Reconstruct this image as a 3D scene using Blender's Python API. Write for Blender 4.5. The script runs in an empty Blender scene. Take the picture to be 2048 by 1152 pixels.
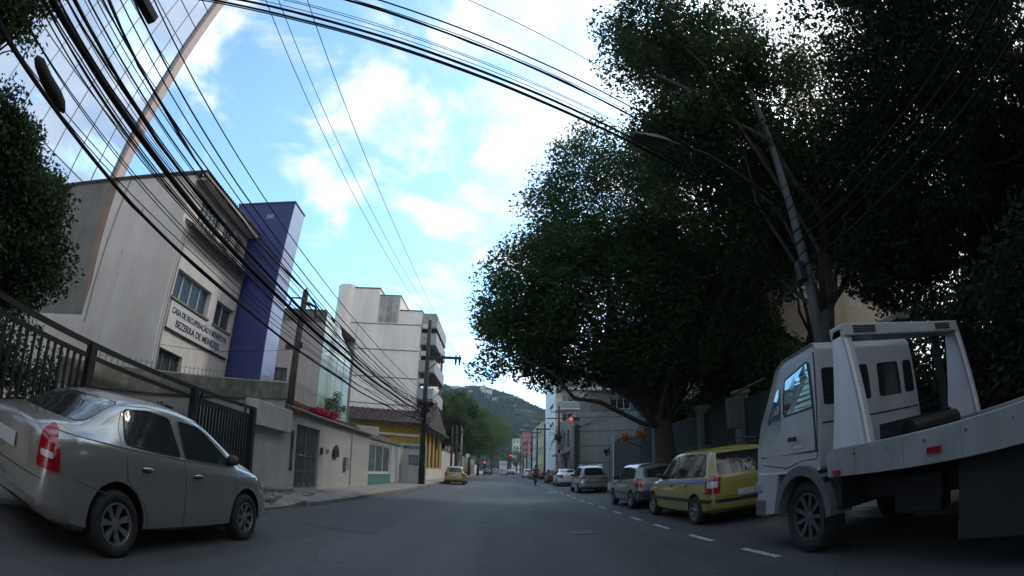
import bpy, bmesh, math, random
import numpy as np
from math import radians as rad, pi, sin, cos
from mathutils import Vector, Matrix
from mathutils.bvhtree import BVHTree
random.seed(7)
RNG = np.random.default_rng(7)
S = bpy.context.scene
C = S.collection

# ------------------------------------------------------------------ camera (wide-angle dash camera lens)
PITCH, ROLL, YAW, CAM_H = 0.388587, 0.0202757, -0.0159467, 1.35
FPX, KPX = 939.97, 0.04448
cd = bpy.data.cameras.new('camera')
cam = bpy.data.objects.new('camera', cd)
C.objects.link(cam)
S.camera = cam
cd.type = 'PANO'
cd.panorama_type = 'FISHEYE_LENS_POLYNOMIAL'
cd.sensor_width = 36.0
cd.sensor_fit = 'HORIZONTAL'
MMPX = 36.0 / 2048
cd.fisheye_fov = rad(178)
cd.fisheye_polynomial_k0 = 0.0
cd.fisheye_polynomial_k1 = -1.0 / (FPX * MMPX)
cd.fisheye_polynomial_k2 = 0.0
cd.fisheye_polynomial_k3 = -KPX / (FPX * 1e6) / MMPX ** 3
cd.fisheye_polynomial_k4 = 0.0
cd.clip_start = 0.05
cd.clip_end = 4000
def cam_matrix():
    c, s = cos(ROLL), sin(ROLL); A = Matrix(((c, 0, -s), (0, 1, 0), (s, 0, c)))
    c, s = cos(PITCH), sin(PITCH); B = Matrix(((1, 0, 0), (0, c, -s), (0, s, c)))
    c, s = cos(YAW), sin(YAW); D = Matrix(((c, -s, 0), (s, c, 0), (0, 0, 1)))
    R = D @ B @ A
    # blender camera looks along -Z with +Y up
    M = Matrix((R @ Vector((1, 0, 0)), R @ Vector((0, 0, 1)), R @ Vector((0, -1, 0)))).transposed()
    return Matrix.Translation((0, 0, CAM_H)) @ M.to_4x4()
cam.matrix_world = cam_matrix()

# ------------------------------------------------------------------ sky, sun, exposure
SUN_AZ, SUN_EL = rad(48), rad(44)          # azimuth from +Y towards +X
w = bpy.data.worlds.new("World"); S.world = w; w.use_nodes = True
nt = w.node_tree; N = nt.nodes; L = nt.links
for n in list(N): N.remove(n)
out = N.new('ShaderNodeOutputWorld'); bg = N.new('ShaderNodeBackground')
sky = N.new('ShaderNodeTexSky'); sky.sky_type = 'NISHITA'; sky.sun_disc = False
sky.sun_elevation = SUN_EL; sky.sun_rotation = SUN_AZ
sky.air_density = 1.0; sky.dust_density = 1.0; sky.ozone_density = 1.5
tc = N.new('ShaderNodeTexCoord'); sep = N.new('ShaderNodeSeparateXYZ'); L.new(tc.outputs['Generated'], sep.inputs[0])
ad = N.new('ShaderNodeMath'); ad.operation = 'ADD'; ad.inputs[1].default_value = 0.22; L.new(sep.outputs['Z'], ad.inputs[0])
mx = N.new('ShaderNodeMath'); mx.operation = 'MAXIMUM'; mx.inputs[1].default_value = 0.05; L.new(ad.outputs[0], mx.inputs[0])
dx = N.new('ShaderNodeMath'); dx.operation = 'DIVIDE'; L.new(sep.outputs['X'], dx.inputs[0]); L.new(mx.outputs[0], dx.inputs[1])
dy = N.new('ShaderNodeMath'); dy.operation = 'DIVIDE'; L.new(sep.outputs['Y'], dy.inputs[0]); L.new(mx.outputs[0], dy.inputs[1])
cb = N.new('ShaderNodeCombineXYZ'); L.new(dx.outputs[0], cb.inputs[0]); L.new(dy.outputs[0], cb.inputs[1])
n1 = N.new('ShaderNodeTexNoise'); n1.inputs['Scale'].default_value = 3.4; n1.inputs['Detail'].default_value = 9
n1.inputs['Roughness'].default_value = 0.55; n1.inputs['Distortion'].default_value = 0.35; L.new(cb.outputs[0], n1.inputs['Vector'])
# cover grows towards the sun side (+x)
cov = N.new('ShaderNodeMath'); cov.operation = 'MULTIPLY_ADD'; cov.inputs[1].default_value = 0.11; L.new(dx.outputs[0], cov.inputs[0]); L.new(n1.outputs['Fac'], cov.inputs[2])
rp = N.new('ShaderNodeValToRGB'); rp.color_ramp.elements[0].position = 0.41; rp.color_ramp.elements[1].position = 0.645
rp.color_ramp.interpolation = 'EASE'
cvy = N.new('ShaderNodeMath'); cvy.operation = 'MULTIPLY_ADD'; cvy.inputs[1].default_value = -0.045; L.new(dy.outputs[0], cvy.inputs[0]); L.new(cov.outputs[0], cvy.inputs[2])
cvo = N.new('ShaderNodeMath'); cvo.operation = 'ADD'; cvo.inputs[1].default_value = 0.035; L.new(cvy.outputs[0], cvo.inputs[0])
L.new(cvo.outputs[0], rp.inputs['Fac'])
n2 = N.new('ShaderNodeTexNoise'); n2.inputs['Scale'].default_value = 5; n2.inputs['Detail'].default_value = 6; L.new(cb.outputs[0], n2.inputs['Vector'])
cr = N.new('ShaderNodeValToRGB'); cr.color_ramp.elements[0].position = 0.3; cr.color_ramp.elements[0].color = (0.66, 0.8, 1.0, 1)
cr.color_ramp.elements[1].position = 0.6; cr.color_ramp.elements[1].color = (1, 1, 1, 1); L.new(n2.outputs['Fac'], cr.inputs['Fac'])
cs = N.new('ShaderNodeMix'); cs.data_type = 'RGBA'; cs.blend_type = 'MULTIPLY'; cs.inputs['Factor'].default_value = 1
L.new(cr.outputs['Color'], cs.inputs['A']); cs.inputs['B'].default_value = (19.5, 18.8, 18.0, 1)
st = N.new('ShaderNodeMix'); st.data_type = 'RGBA'; st.blend_type = 'MULTIPLY'; st.inputs['Factor'].default_value = 1
L.new(sky.outputs[0], st.inputs['A']); st.inputs['B'].default_value = (3.9, 5.0, 4.9, 1)
mix = N.new('ShaderNodeMix'); mix.data_type = 'RGBA'; L.new(rp.outputs['Color'], mix.inputs['Factor'])
L.new(st.outputs['Result'], mix.inputs['A']); L.new(cs.outputs['Result'], mix.inputs['B'])
L.new(mix.outputs['Result'], bg.inputs['Color']); bg.inputs['Strength'].default_value = 0.1
L.new(bg.outputs[0], out.inputs[0])
sl = bpy.data.lights.new('sun', 'SUN'); sl.energy = 2.0; sl.angle = rad(8); sl.color = (1, 0.93, 0.82)
so = bpy.data.objects.new('sun', sl); C.objects.link(so)
sd = Vector((sin(SUN_AZ) * cos(SUN_EL), cos(SUN_AZ) * cos(SUN_EL), sin(SUN_EL)))
so.rotation_euler = sd.to_track_quat('Z', 'Y').to_euler(); so.location = (30, 30, 60)
S.view_settings.view_transform = 'Standard'; S.view_settings.look = 'None'
S.view_settings.exposure = -0.32; S.view_settings.gamma = 1; S.view_settings.use_curve_mapping = False
S.cycles.max_bounces = 6; S.cycles.transparent_max_bounces = 12; S.cycles.sample_clamp_indirect = 6
S.cycles.use_denoising = True

# ------------------------------------------------------------------ materials
MATS = {}
def mat(name, col, rough=0.8, metal=0.0, var=0.25, scale=3.0, bump=0.0, streak=0.0, coat=0.0, emit=0.0, spec=0.5, col2=None, c2pos=(0.45, 0.7), trans=0.0, bscale=None, dirt=0.0):
    if name in MATS: return MATS[name]
    m = bpy.data.materials.new(name); m.use_nodes = True
    n = m.node_tree.nodes; l = m.node_tree.links; b = n['Principled BSDF']
    b.inputs['Roughness'].default_value = rough; b.inputs['Metallic'].default_value = metal
    b.inputs['Specular IOR Level'].default_value = spec
    b.inputs['Coat Weight'].default_value = coat
    b.inputs['Coat Roughness'].default_value = 0.06
    if trans: b.inputs['Transmission Weight'].default_value = trans
    g = n.new('ShaderNodeNewGeometry')
    no = n.new('ShaderNodeTexNoise'); no.inputs['Scale'].default_value = scale; no.inputs['Detail'].default_value = 7; no.inputs['Roughness'].default_value = 0.62
    l.new(g.outputs['Position'], no.inputs['Vector'])
    r = n.new('ShaderNodeValToRGB'); e = r.color_ramp.elements
    c = Vector(col)
    lo = c * (1 - var) if col2 is None else Vector(col2)
    e[0].position, e[1].position = c2pos[0] - (0.15 if col2 is None else 0), c2pos[1]
    e[0].color = (*lo, 1); e[1].color = (*(c * (1 + var * 0.35) if col2 is None else c), 1)
    l.new(no.outputs['Fac'], r.inputs['Fac'])
    cur = r.outputs['Color']
    if streak:
        mp = n.new('ShaderNodeMapping'); mp.inputs['Scale'].default_value = (1.3, 1.3, 0.10); l.new(g.outputs['Position'], mp.inputs['Vector'])
        n3 = n.new('ShaderNodeTexNoise'); n3.inputs['Scale'].default_value = 1.0; n3.inputs['Detail'].default_value = 6; n3.inputs['Roughness'].default_value = 0.7
        l.new(mp.outputs[0], n3.inputs['Vector'])
        r3 = n.new('ShaderNodeValToRGB'); r3.color_ramp.elements[0].position = 0.38; r3.color_ramp.elements[1].position = 0.6
        d = 1 - streak * 0.6; r3.color_ramp.elements[0].color = (d, d * 0.98, d * 0.95, 1); r3.color_ramp.elements[1].color = (1, 1, 1, 1)
        l.new(n3.outputs['Fac'], r3.inputs['Fac'])
        mm = n.new('ShaderNodeMix'); mm.data_type = 'RGBA'; mm.blend_type = 'MULTIPLY'; mm.inputs['Factor'].default_value = 1
        l.new(cur, mm.inputs['A']); l.new(r3.outputs['Color'], mm.inputs['B']); cur = mm.outputs['Result']
    l.new(cur, b.inputs['Base Color'])
    if bump:
        nb = n.new('ShaderNodeTexNoise'); nb.inputs['Scale'].default_value = bscale or scale * 12; nb.inputs['Detail'].default_value = 4
        l.new(g.outputs['Position'], nb.inputs['Vector'])
        bp = n.new('ShaderNodeBump'); bp.inputs['Strength'].default_value = bump; bp.inputs['Distance'].default_value = 0.02
        l.new(nb.outputs['Fac'], bp.inputs['Height']); l.new(bp.outputs[0], b.inputs['Normal'])
    if dirt:
        nr = n.new('ShaderNodeMapRange'); nr.inputs['To Min'].default_value = max(0.02, rough - dirt); nr.inputs['To Max'].default_value = min(1, rough + dirt)
        l.new(no.outputs['Fac'], nr.inputs['Value']); l.new(nr.outputs[0], b.inputs['Roughness'])
    if emit:
        b.inputs['Emission Color'].default_value = (*col, 1); b.inputs['Emission Strength'].default_value = emit
    MATS[name] = m; return m
def leafmat(name, c1, c2):
    m = bpy.data.materials.new(name); m.use_nodes = True; n = m.node_tree.nodes; l = m.node_tree.links
    b = n['Principled BSDF']; b.inputs['Roughness'].default_value = 0.55; b.inputs['Specular IOR Level'].default_value = 0.2
    g = n.new('ShaderNodeNewGeometry'); no = n.new('ShaderNodeTexNoise'); no.inputs['Scale'].default_value = 0.7; no.inputs['Detail'].default_value = 5
    l.new(g.outputs['Position'], no.inputs['Vector'])
    mxn = n.new('ShaderNodeMath'); mxn.operation = 'MULTIPLY_ADD'; mxn.inputs[1].default_value = 0.45; l.new(g.outputs['Random Per Island'], mxn.inputs[0]); l.new(no.outputs['Fac'], mxn.inputs[2])
    r = n.new('ShaderNodeValToRGB'); r.color_ramp.elements[0].position = 0.45; r.color_ramp.elements[1].position = 0.9
    r.color_ramp.elements[0].color = (*c1, 1); r.color_ramp.elements[1].color = (*c2, 1); l.new(mxn.outputs[0], r.inputs['Fac'])
    l.new(r.outputs['Color'], b.inputs['Base Color'])
    tr = n.new('ShaderNodeBsdfTranslucent'); l.new(r.outputs['Color'], tr.inputs['Color'])
    mi = n.new('ShaderNodeMixShader'); mi.inputs[0].default_value = 0.45
    l.new(b.outputs[0], mi.inputs[1]); l.new(tr.outputs[0], mi.inputs[2]); l.new(mi.outputs[0], n['Material Output'].inputs[0])
    return m
def flat(name, col, rough=0.6, **k): return mat(name, col, rough, var=0.12, **k)
asphalt = mat('asphalt', (0.048, 0.048, 0.051), 0.74, var=0.3, scale=0.9, bump=0.7, bscale=55, dirt=0.12)
def road_detail(m):
    n = m.node_tree.nodes; l = m.node_tree.links; b = n['Principled BSDF']; cur = b.inputs['Base Color'].links[0].from_socket
    g = n.new('ShaderNodeNewGeometry')
    def mul(cur, fac):
        x = n.new('ShaderNodeMix'); x.data_type = 'RGBA'; x.blend_type = 'MULTIPLY'; x.inputs['Factor'].default_value = 1; l.new(cur, x.inputs['A']); l.new(fac, x.inputs['B']); return x.outputs['Result']
    def ramp(src, p0, p1, c0, c1):
        r = n.new('ShaderNodeValToRGB'); r.color_ramp.elements[0].position = p0; r.color_ramp.elements[1].position = p1
        r.color_ramp.elements[0].color = (c0, c0, c0, 1); r.color_ramp.elements[1].color = (c1, c1, c1, 1); l.new(src, r.inputs['Fac']); return r.outputs['Color']
    a = n.new('ShaderNodeTexNoise'); a.inputs['Scale'].default_value = 38; a.inputs['Detail'].default_value = 3; l.new(g.outputs['Position'], a.inputs['Vector'])
    cur = mul(cur, ramp(a.outputs['Fac'], .35, .68, .72, 1.3))
    mp = n.new('ShaderNodeMapping'); mp.inputs['Scale'].default_value = (1.1, .045, 1); l.new(g.outputs['Position'], mp.inputs['Vector'])
    s = n.new('ShaderNodeTexNoise'); s.inputs['Scale'].default_value = 1; s.inputs['Detail'].default_value = 5; l.new(mp.outputs[0], s.inputs['Vector'])
    cur = mul(cur, ramp(s.outputs['Fac'], .36, .62, .74, 1.22))
    d = n.new('ShaderNodeTexNoise'); d.inputs['Scale'].default_value = 1.3; d.inputs['Detail'].default_value = 4; l.new(g.outputs['Position'], d.inputs['Vector'])
    ad = n.new('ShaderNodeMix'); ad.data_type = 'VECTOR'; ad.inputs['Factor'].default_value = .35; l.new(g.outputs['Position'], ad.inputs['A']); l.new(d.outputs['Color'], ad.inputs['B'])
    v = n.new('ShaderNodeTexVoronoi'); v.feature = 'DISTANCE_TO_EDGE'; v.inputs['Scale'].default_value = .55; l.new(ad.outputs['Result'], v.inputs['Vector'])
    cur = mul(cur, ramp(v.outputs['Distance'], .003, .008, .68, 1))
    o = n.new('ShaderNodeTexNoise'); o.inputs['Scale'].default_value = 1.7; o.inputs['Detail'].default_value = 2; l.new(g.outputs['Position'], o.inputs['Vector'])
    cur = mul(cur, ramp(o.outputs['Fac'], .27, .33, .55, 1))
    l.new(cur, b.inputs['Base Color'])
road_detail(asphalt)
concrete = mat('concrete', (0.22, 0.21, 0.19), 0.9, var=0.4, scale=2.2, bump=0.5, streak=0.25)
pave = mat('pavement', (0.2, 0.19, 0.17), 0.9, var=0.45, scale=1.6, bump=0.6)
wall_white = mat('white_render', (0.48, 0.465, 0.445), 0.85, var=0.14, scale=1.1, bump=0.3, streak=0.16)
wall_grey = mat('grey_render', (0.43, 0.43, 0.41), 0.88, var=0.2, scale=1.2, bump=0.35, streak=0.2)
wall_cream = mat('cream_render', (0.56, 0.51, 0.46), 0.88, var=0.16, scale=0.8, bump=0.35, streak=0.22)
mossy = mat('mossy_concrete', (0.29, 0.29, 0.255), 0.92, scale=3, bump=0.5, streak=0.55, col2=(0.15, 0.15, 0.125))
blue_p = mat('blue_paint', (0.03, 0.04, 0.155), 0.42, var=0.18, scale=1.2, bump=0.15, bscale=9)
dark_iron = mat('dark_iron', (0.018, 0.018, 0.02), 0.5, metal=0.3)
wood_pole = mat('pole_concrete', (0.13, 0.125, 0.12), 0.9, var=0.35, scale=5, bump=0.4)
wire_m = mat('cable_rubber', (0.010, 0.010, 0.012), 0.85, spec=.2)
glass_d = mat('dark_glass', (0.02, 0.024, 0.026), 0.05, spec=.7, coat=.15)
glass_w = mat('window_glass', (0.05, 0.07, 0.08), 0.12, spec=0.7, var=0.4)
tyre_m = mat('tyre_rubber', (0.015, 0.015, 0.015), 0.85)
rim_m = mat('alloy_rim', (0.35, 0.35, 0.36), 0.35, metal=0.8)
plastic = mat('black_plastic', (0.02, 0.02, 0.022), 0.55)
chrome = mat('chrome', (0.7, 0.7, 0.72), 0.12, metal=1.0)
red_l = mat('red_lens', (0.24, 0.006, 0.012), 0.12, coat=0.6)
clear_l = mat('clear_lens', (0.42, 0.44, 0.46), 0.1, coat=0.8)
amber_l = mat('amber_lens', (0.6, 0.2, 0.02), 0.2)
plate_m = flat('plate_grey', (0.4, 0.4, 0.4))
paintw = mat('road_paint', (0.36, 0.36, 0.35), 0.8, scale=14, col2=(0.12, 0.12, 0.12), c2pos=(0.36, 0.5))
bark = mat('bark', (0.075, 0.06, 0.048), 0.95, var=0.5, scale=6, bump=0.9)
leaf_a = leafmat('leaf_dark', (0.021, 0.040, 0.018), (0.062, 0.10, 0.036))
leaf_b = leafmat('leaf_olive', (0.017, 0.030, 0.013), (0.055, 0.08, 0.026))
leaf_c = leafmat('leaf_far', (0.025, 0.05, 0.018), (0.075, 0.12, 0.03))
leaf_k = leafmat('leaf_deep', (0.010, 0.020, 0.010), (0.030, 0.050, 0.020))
leaf_h = leafmat('leaf_hill', (0.010, 0.022, 0.014), (0.022, 0.040, 0.020))
leaf_r = leafmat('flower_red', (0.25, 0.01, 0.03), (0.45, 0.03, 0.08))
leaf_o = leafmat('flower_orange', (0.32, 0.08, 0.01), (0.5, 0.17, 0.02))

# ------------------------------------------------------------------ helpers
class MB:
    def __init__(s): s.v = []; s.f = []; s.m = []; s.cm = 0
    def add(s, vs, fs):
        o = len(s.v); s.v += [tuple(v) for v in vs]; s.f += [tuple(i + o for i in f) for f in fs]; s.m += [s.cm] * len(fs); return s
    def quad(s, a, b, c, d): return s.add([a, b, c, d], [(0, 1, 2, 3)])
    def box(s, x0, x1, y0, y1, z0, z1):
        return s.add([(x0, y0, z0), (x1, y0, z0), (x1, y1, z0), (x0, y1, z0), (x0, y0, z1), (x1, y0, z1), (x1, y1, z1), (x0, y1, z1)],
                     [(0, 3, 2, 1), (4, 5, 6, 7), (0, 1, 5, 4), (1, 2, 6, 5), (2, 3, 7, 6), (3, 0, 4, 7)])
    def prism(s, poly, axis, a, b):
        n = len(poly)
        def P(p, t): return {'x': (t, p[0], p[1]), 'y': (p[0], t, p[1]), 'z': (p[0], p[1], t)}[axis]
        return s.add([P(p, a) for p in poly] + [P(p, b) for p in poly],
                     [tuple(range(n))[::-1], tuple(range(n, 2 * n))] + [(i, (i + 1) % n, n + (i + 1) % n, n + i) for i in range(n)])
    def tube(s, pts, r, n=6, cap=True):
        pts = [Vector(p) for p in pts]; rs = r if isinstance(r, (list, tuple)) else [r] * len(pts)
        V = []; F = []; up = Vector((0.13, 0.21, 1)).normalized(); prev = None
        for i, p in enumerate(pts):
            t = (pts[min(i + 1, len(pts) - 1)] - pts[max(i - 1, 0)])
            if t.length < 1e-9: t = Vector((0, 0, 1))
            t.normalize()
            a = t.cross(up if prev is None else prev)
            if a.length < 1e-4: a = t.cross(Vector((1, 0.2, 0)))
            a.normalize(); b = a.cross(t).normalized(); prev = b if prev is None else prev
            for k in range(n):
                q = 2 * pi * k / n; V.append(p + (a * cos(q) + b * sin(q)) * rs[i])
        for i in range(len(pts) - 1):
            for k in range(n): F.append((i * n + k, i * n + (k + 1) % n, (i + 1) * n + (k + 1) % n, (i + 1) * n + k))
        if cap: F += [tuple(range(n))[::-1], tuple((len(pts) - 1) * n + k for k in range(n))]
        return s.add(V, F)
    def lathe(s, prof, c, axis='z', n=24):
        V = []; F = []; c = Vector(c)
        for r, h in prof:
            for k in range(n):
                q = 2 * pi * k / n
                o = {'z': (r * cos(q), r * sin(q), h), 'x': (h, r * cos(q), r * sin(q)), 'y': (r * sin(q), h, r * cos(q))}[axis]
                V.append(c + Vector(o))
        for i in range(len(prof) - 1):
            for k in range(n): F.append((i * n + k, i * n + (k + 1) % n, (i + 1) * n + (k + 1) % n, (i + 1) * n + k))
        return s.add(V, F)
    def ball(s, c, r, n=10):
        rx, ry, rz = (r, r, r) if not isinstance(r, (tuple, list)) else r
        V = []; F = []
        for i in range(n + 1):
            t = pi * i / n
            for k in range(n * 2):
                q = pi * k / n; V.append((c[0] + rx * sin(t) * cos(q), c[1] + ry * sin(t) * sin(q), c[2] + rz * cos(t)))
        m = n * 2
        for i in range(n):
            for k in range(m): F.append((i * m + k, (i + 1) * m + k, (i + 1) * m + (k + 1) % m, i * m + (k + 1) % m))
        return s.add(V, F)
    def build(s, name, material, parent=None, smooth=False, bevel=0.0, local=False):
        me = bpy.data.meshes.new(name); off = Vector((0, 0, 0))
        if parent is not None and not local:
            p = parent
            while p is not None: off += Vector(p.location); p = p.parent
        me.from_pydata([tuple(Vector(v) - off) for v in s.v], [], s.f)
        for m in (material if isinstance(material, (list, tuple)) else [material]): me.materials.append(m)
        if any(s.m): me.polygons.foreach_set('material_index', s.m)
        me.update(); 
        bm = bmesh.new(); bm.from_mesh(me)
        bmesh.ops.remove_doubles(bm, verts=bm.verts, dist=1e-5) if smooth else None
        bmesh.ops.recalc_face_normals(bm, faces=bm.faces); bm.to_mesh(me); bm.free()
        if smooth: me.polygons.foreach_set('use_smooth', [True] * len(me.polygons))
        o = bpy.data.objects.new(name, me); C.objects.link(o); o.parent = parent
        if bevel:
            b = o.modifiers.new('bevel', 'BEVEL'); b.width = bevel; b.segments = 2; b.limit_method = 'ANGLE'
        return o
def tag(o, label, cat, group=None, kind=None):
    o['label'] = label
    if cat: o['category'] = cat
    if group: o['group'] = group
    if kind: o['kind'] = kind
    return o
def thing(name, label, cat, loc=(0, 0, 0), rotz=0, group=None):
    o = bpy.data.objects.new(name, None); C.objects.link(o); o.location = loc; o.rotation_euler = (0, 0, rotz); o.empty_display_size = 0.3
    return tag(o, label, cat, group)
def to_mesh(o):
    bpy.context.view_layer.update(); dg = bpy.context.evaluated_depsgraph_get()
    me = bpy.data.meshes.new_from_object(o.evaluated_get(dg)); n = bpy.data.objects.new(o.name, me); C.objects.link(n)
    n.parent = o.parent; n.location = o.location; n.rotation_euler = o.rotation_euler; n.scale = o.scale
    nm = o.name; bpy.data.objects.remove(o); n.name = nm; return n
def structure(o): o['kind'] = 'structure'; return o
def copy_tree(o, parent=None):
    c = o.copy(); C.objects.link(c)
    if parent is not None: c.parent = parent
    for ch in list(o.children): copy_tree(ch, c)
    return c
def fpanel(mb, o, u, n, W, H, ops, depth=0.15, z0=0.0):
    """front face of a wall with openings; o: lower corner, u: unit direction along the wall, n: outward normal"""
    o = Vector(o); u = Vector(u); n = Vector(n); k = Vector((0, 0, 1))
    xs = sorted({0.0, W} | {a for q in ops for a in q[:2]}); zs = sorted({0.0, H} | {a for q in ops for a in q[2:4]})
    P = lambda a, b, d=0: o + u * a + k * b - n * d
    for i in range(len(xs) - 1):
        for j in range(len(zs) - 1):
            a, b, c_, d = xs[i], xs[i + 1], zs[j], zs[j + 1]
            mx_, mz = (a + b) / 2, (c_ + d) / 2
            if any(q[0] < mx_ < q[1] and q[2] < mz < q[3] for q in ops): continue
            mb.quad(P(a, c_), P(b, c_), P(b, d), P(a, d))
    for a, b, c_, d in ops:
        for p, q in (((a, c_), (b, c_)), ((b, c_), (b, d)), ((b, d), (a, d)), ((a, d), (a, c_))):
            mb.quad(P(*p), P(*q), P(*q, depth), P(*p, depth))
def window(parent, o, u, n, op, depth, nbars=2, frame=None, pane=None, hb=0, fw=0.05, name='window'):
    """a framed window set into opening op of a panel"""
    o = Vector(o); u = Vector(u); n = Vector(n); k = Vector((0, 0, 1)); a, b, c_, d = op
    def bx(mb, a0, a1, b0, b1, d0, d1):
        pts = [o + u * aa + k * bb - n * dd for dd in (d0, d1) for bb in (b0, b1) for aa in (a0, a1)]
        mb.add(pts, [(0, 1, 3, 2), (4, 6, 7, 5), (0, 4, 5, 1), (1, 5, 7, 3), (3, 7, 6, 2), (2, 6, 4, 0)])
    f = MB(); d0, d1 = depth - 0.06, depth - 0.012
    bx(f, a + .003, a + fw, c_ + .003, d - .003, d0, d1); bx(f, b - fw, b - .003, c_ + .003, d - .003, d0, d1)
    bx(f, a + fw, b - fw, c_ + .003, c_ + fw, d0, d1); bx(f, a + fw, b - fw, d - fw, d - .003, d0, d1)
    for i in range(1, nbars + 1):
        x = a + (b - a) * i / (nbars + 1); bx(f, x - fw / 2, x + fw / 2, c_ + fw, d - fw, d0 + .004, d1)
    for i in range(1, hb + 1):
        z = c_ + (d - c_) * i / (hb + 1); bx(f, a + fw, b - fw, z - fw / 3, z + fw / 3, d0 + .008, d1)
    w_ = f.build(name, frame or MATS['white_render'], parent)
    g = MB(); bx(g, a + .01, b - .01, c_ + .01, d - .01, depth - .02, depth + .002)
    g.build('pane', pane or glass_w, w_)
    return w_
def leaves(centers, radii, per, size, seed=0, squash=0.8, droop=0.0):
    r = np.random.default_rng(seed); V = []
    for c, R_, n in zip(centers, radii, per):
        d = r.normal(size=(n, 3)); d /= np.linalg.norm(d, axis=1)[:, None]
        rr = R_ * r.random(n) ** 0.45
        p = np.array(c) + d * rr[:, None] * np.array([1, 1, squash])
        a = r.normal(size=(n, 3)); a[:, 2] = a[:, 2] * 0.6 - droop; a /= np.linalg.norm(a, axis=1)[:, None]
        b = np.cross(a, r.normal(size=(n, 3))); b /= np.linalg.norm(b, axis=1)[:, None]
        s = size * (0.6 + 0.8 * r.random(n))[:, None]
        V.append(np.stack([p - a * s * .5, p + b * s * .26, p + a * s * .5, p - b * s * .26], 1))
    return np.concatenate(V).reshape(-1, 3)
def leaf_obj(name, V, material, parent):
    n = len(V) // 4; off = np.array(parent.location if parent else (0, 0, 0)); V = V - off
    me = bpy.data.meshes.new(name); me.vertices.add(n * 4); me.vertices.foreach_set('co', V.astype(np.float32).ravel())
    me.loops.add(n * 4); me.loops.foreach_set('vertex_index', np.arange(n * 4, dtype=np.int32))
    me.polygons.add(n); me.polygons.foreach_set('loop_start', np.arange(0, n * 4, 4, dtype=np.int32))
    me.polygons.foreach_set('loop_total', np.full(n, 4, dtype=np.int32)); me.update(calc_edges=True)
    me.materials.append(material); o = bpy.data.objects.new(name, me); C.objects.link(o); o.parent = parent; return o
def crown_pts(c, r, n, rc, seed, shell=0.5, zmin=None, keep=None):
    q = np.random.default_rng(seed); out_ = []; rad_ = []
    while len(out_) < n:
        d = q.normal(size=3); d /= np.linalg.norm(d); t = shell + (1 - shell) * q.random() ** 0.6
        p = np.array(c) + d * np.array(r) * t
        if zmin is not None and p[2] < zmin + q.random() * .5: continue
        if keep and not keep(p): continue
        out_.append(p); rad_.append(rc * (0.65 + 0.7 * q.random()))
    return out_, rad_
def limbs(mb, base, targets, r0, rng, n=7):
    for t in targets:
        b = Vector(base); t = Vector(t); b = b + Vector((0, 0, -rng.uniform(0, .9))) if n > 5 else b; pts = [b]; m = 6
        side = Vector((rng.uniform(-1, 1), rng.uniform(-1, 1), rng.uniform(-.3, .8))) * (t - b).length * 0.17
        for i in range(1, m + 1):
            f = i / m; pts.append(b.lerp(t, f) + side * sin(pi * f) + Vector((0, 0, -0.1 * (t - b).length * f * (1 - f) * 4 * 0.3)) + Vector([rng.uniform(-.035, .035) * (t - b).length for _ in range(3)]))
        mb.tube(pts, [r0 * (1 - 0.8 * i / m) for i in range(m + 1)], n)
# ------------------------------------------------------------------ vehicles
def interp(keys, y):
    ks = sorted(keys)
    if y <= ks[0][0]: return ks[0][1]
    for (a, va), (b, vb) in zip(ks, ks[1:]):
        if y <= b:
            t = (y - a) / (b - a); return va + (vb - va) * t
    return ks[-1][1]
def smooth_interp(keys):
    ks = sorted(keys); xs = [k[0] for k in ks]; vs = [k[1] for k in ks]; n = len(xs)
    d = [(vs[i + 1] - vs[i]) / (xs[i + 1] - xs[i]) for i in range(n - 1)]
    m = [d[0]] + [0 if d[i - 1] * d[i] <= 0 else 2 * d[i - 1] * d[i] / (d[i - 1] + d[i]) for i in range(1, n - 1)] + [d[-1]]
    def f(y):
        if y <= xs[0]: return vs[0]
        if y >= xs[-1]: return vs[-1]
        i = max(j for j in range(n - 1) if xs[j] <= y); h = xs[i + 1] - xs[i]; t = (y - xs[i]) / h
        return ((1 + 2 * t) * (1 - t) ** 2) * vs[i] + t * (1 - t) ** 2 * h * m[i] + t * t * (3 - 2 * t) * vs[i + 1] + t * t * (t - 1) * h * m[i + 1]
    return f
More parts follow.
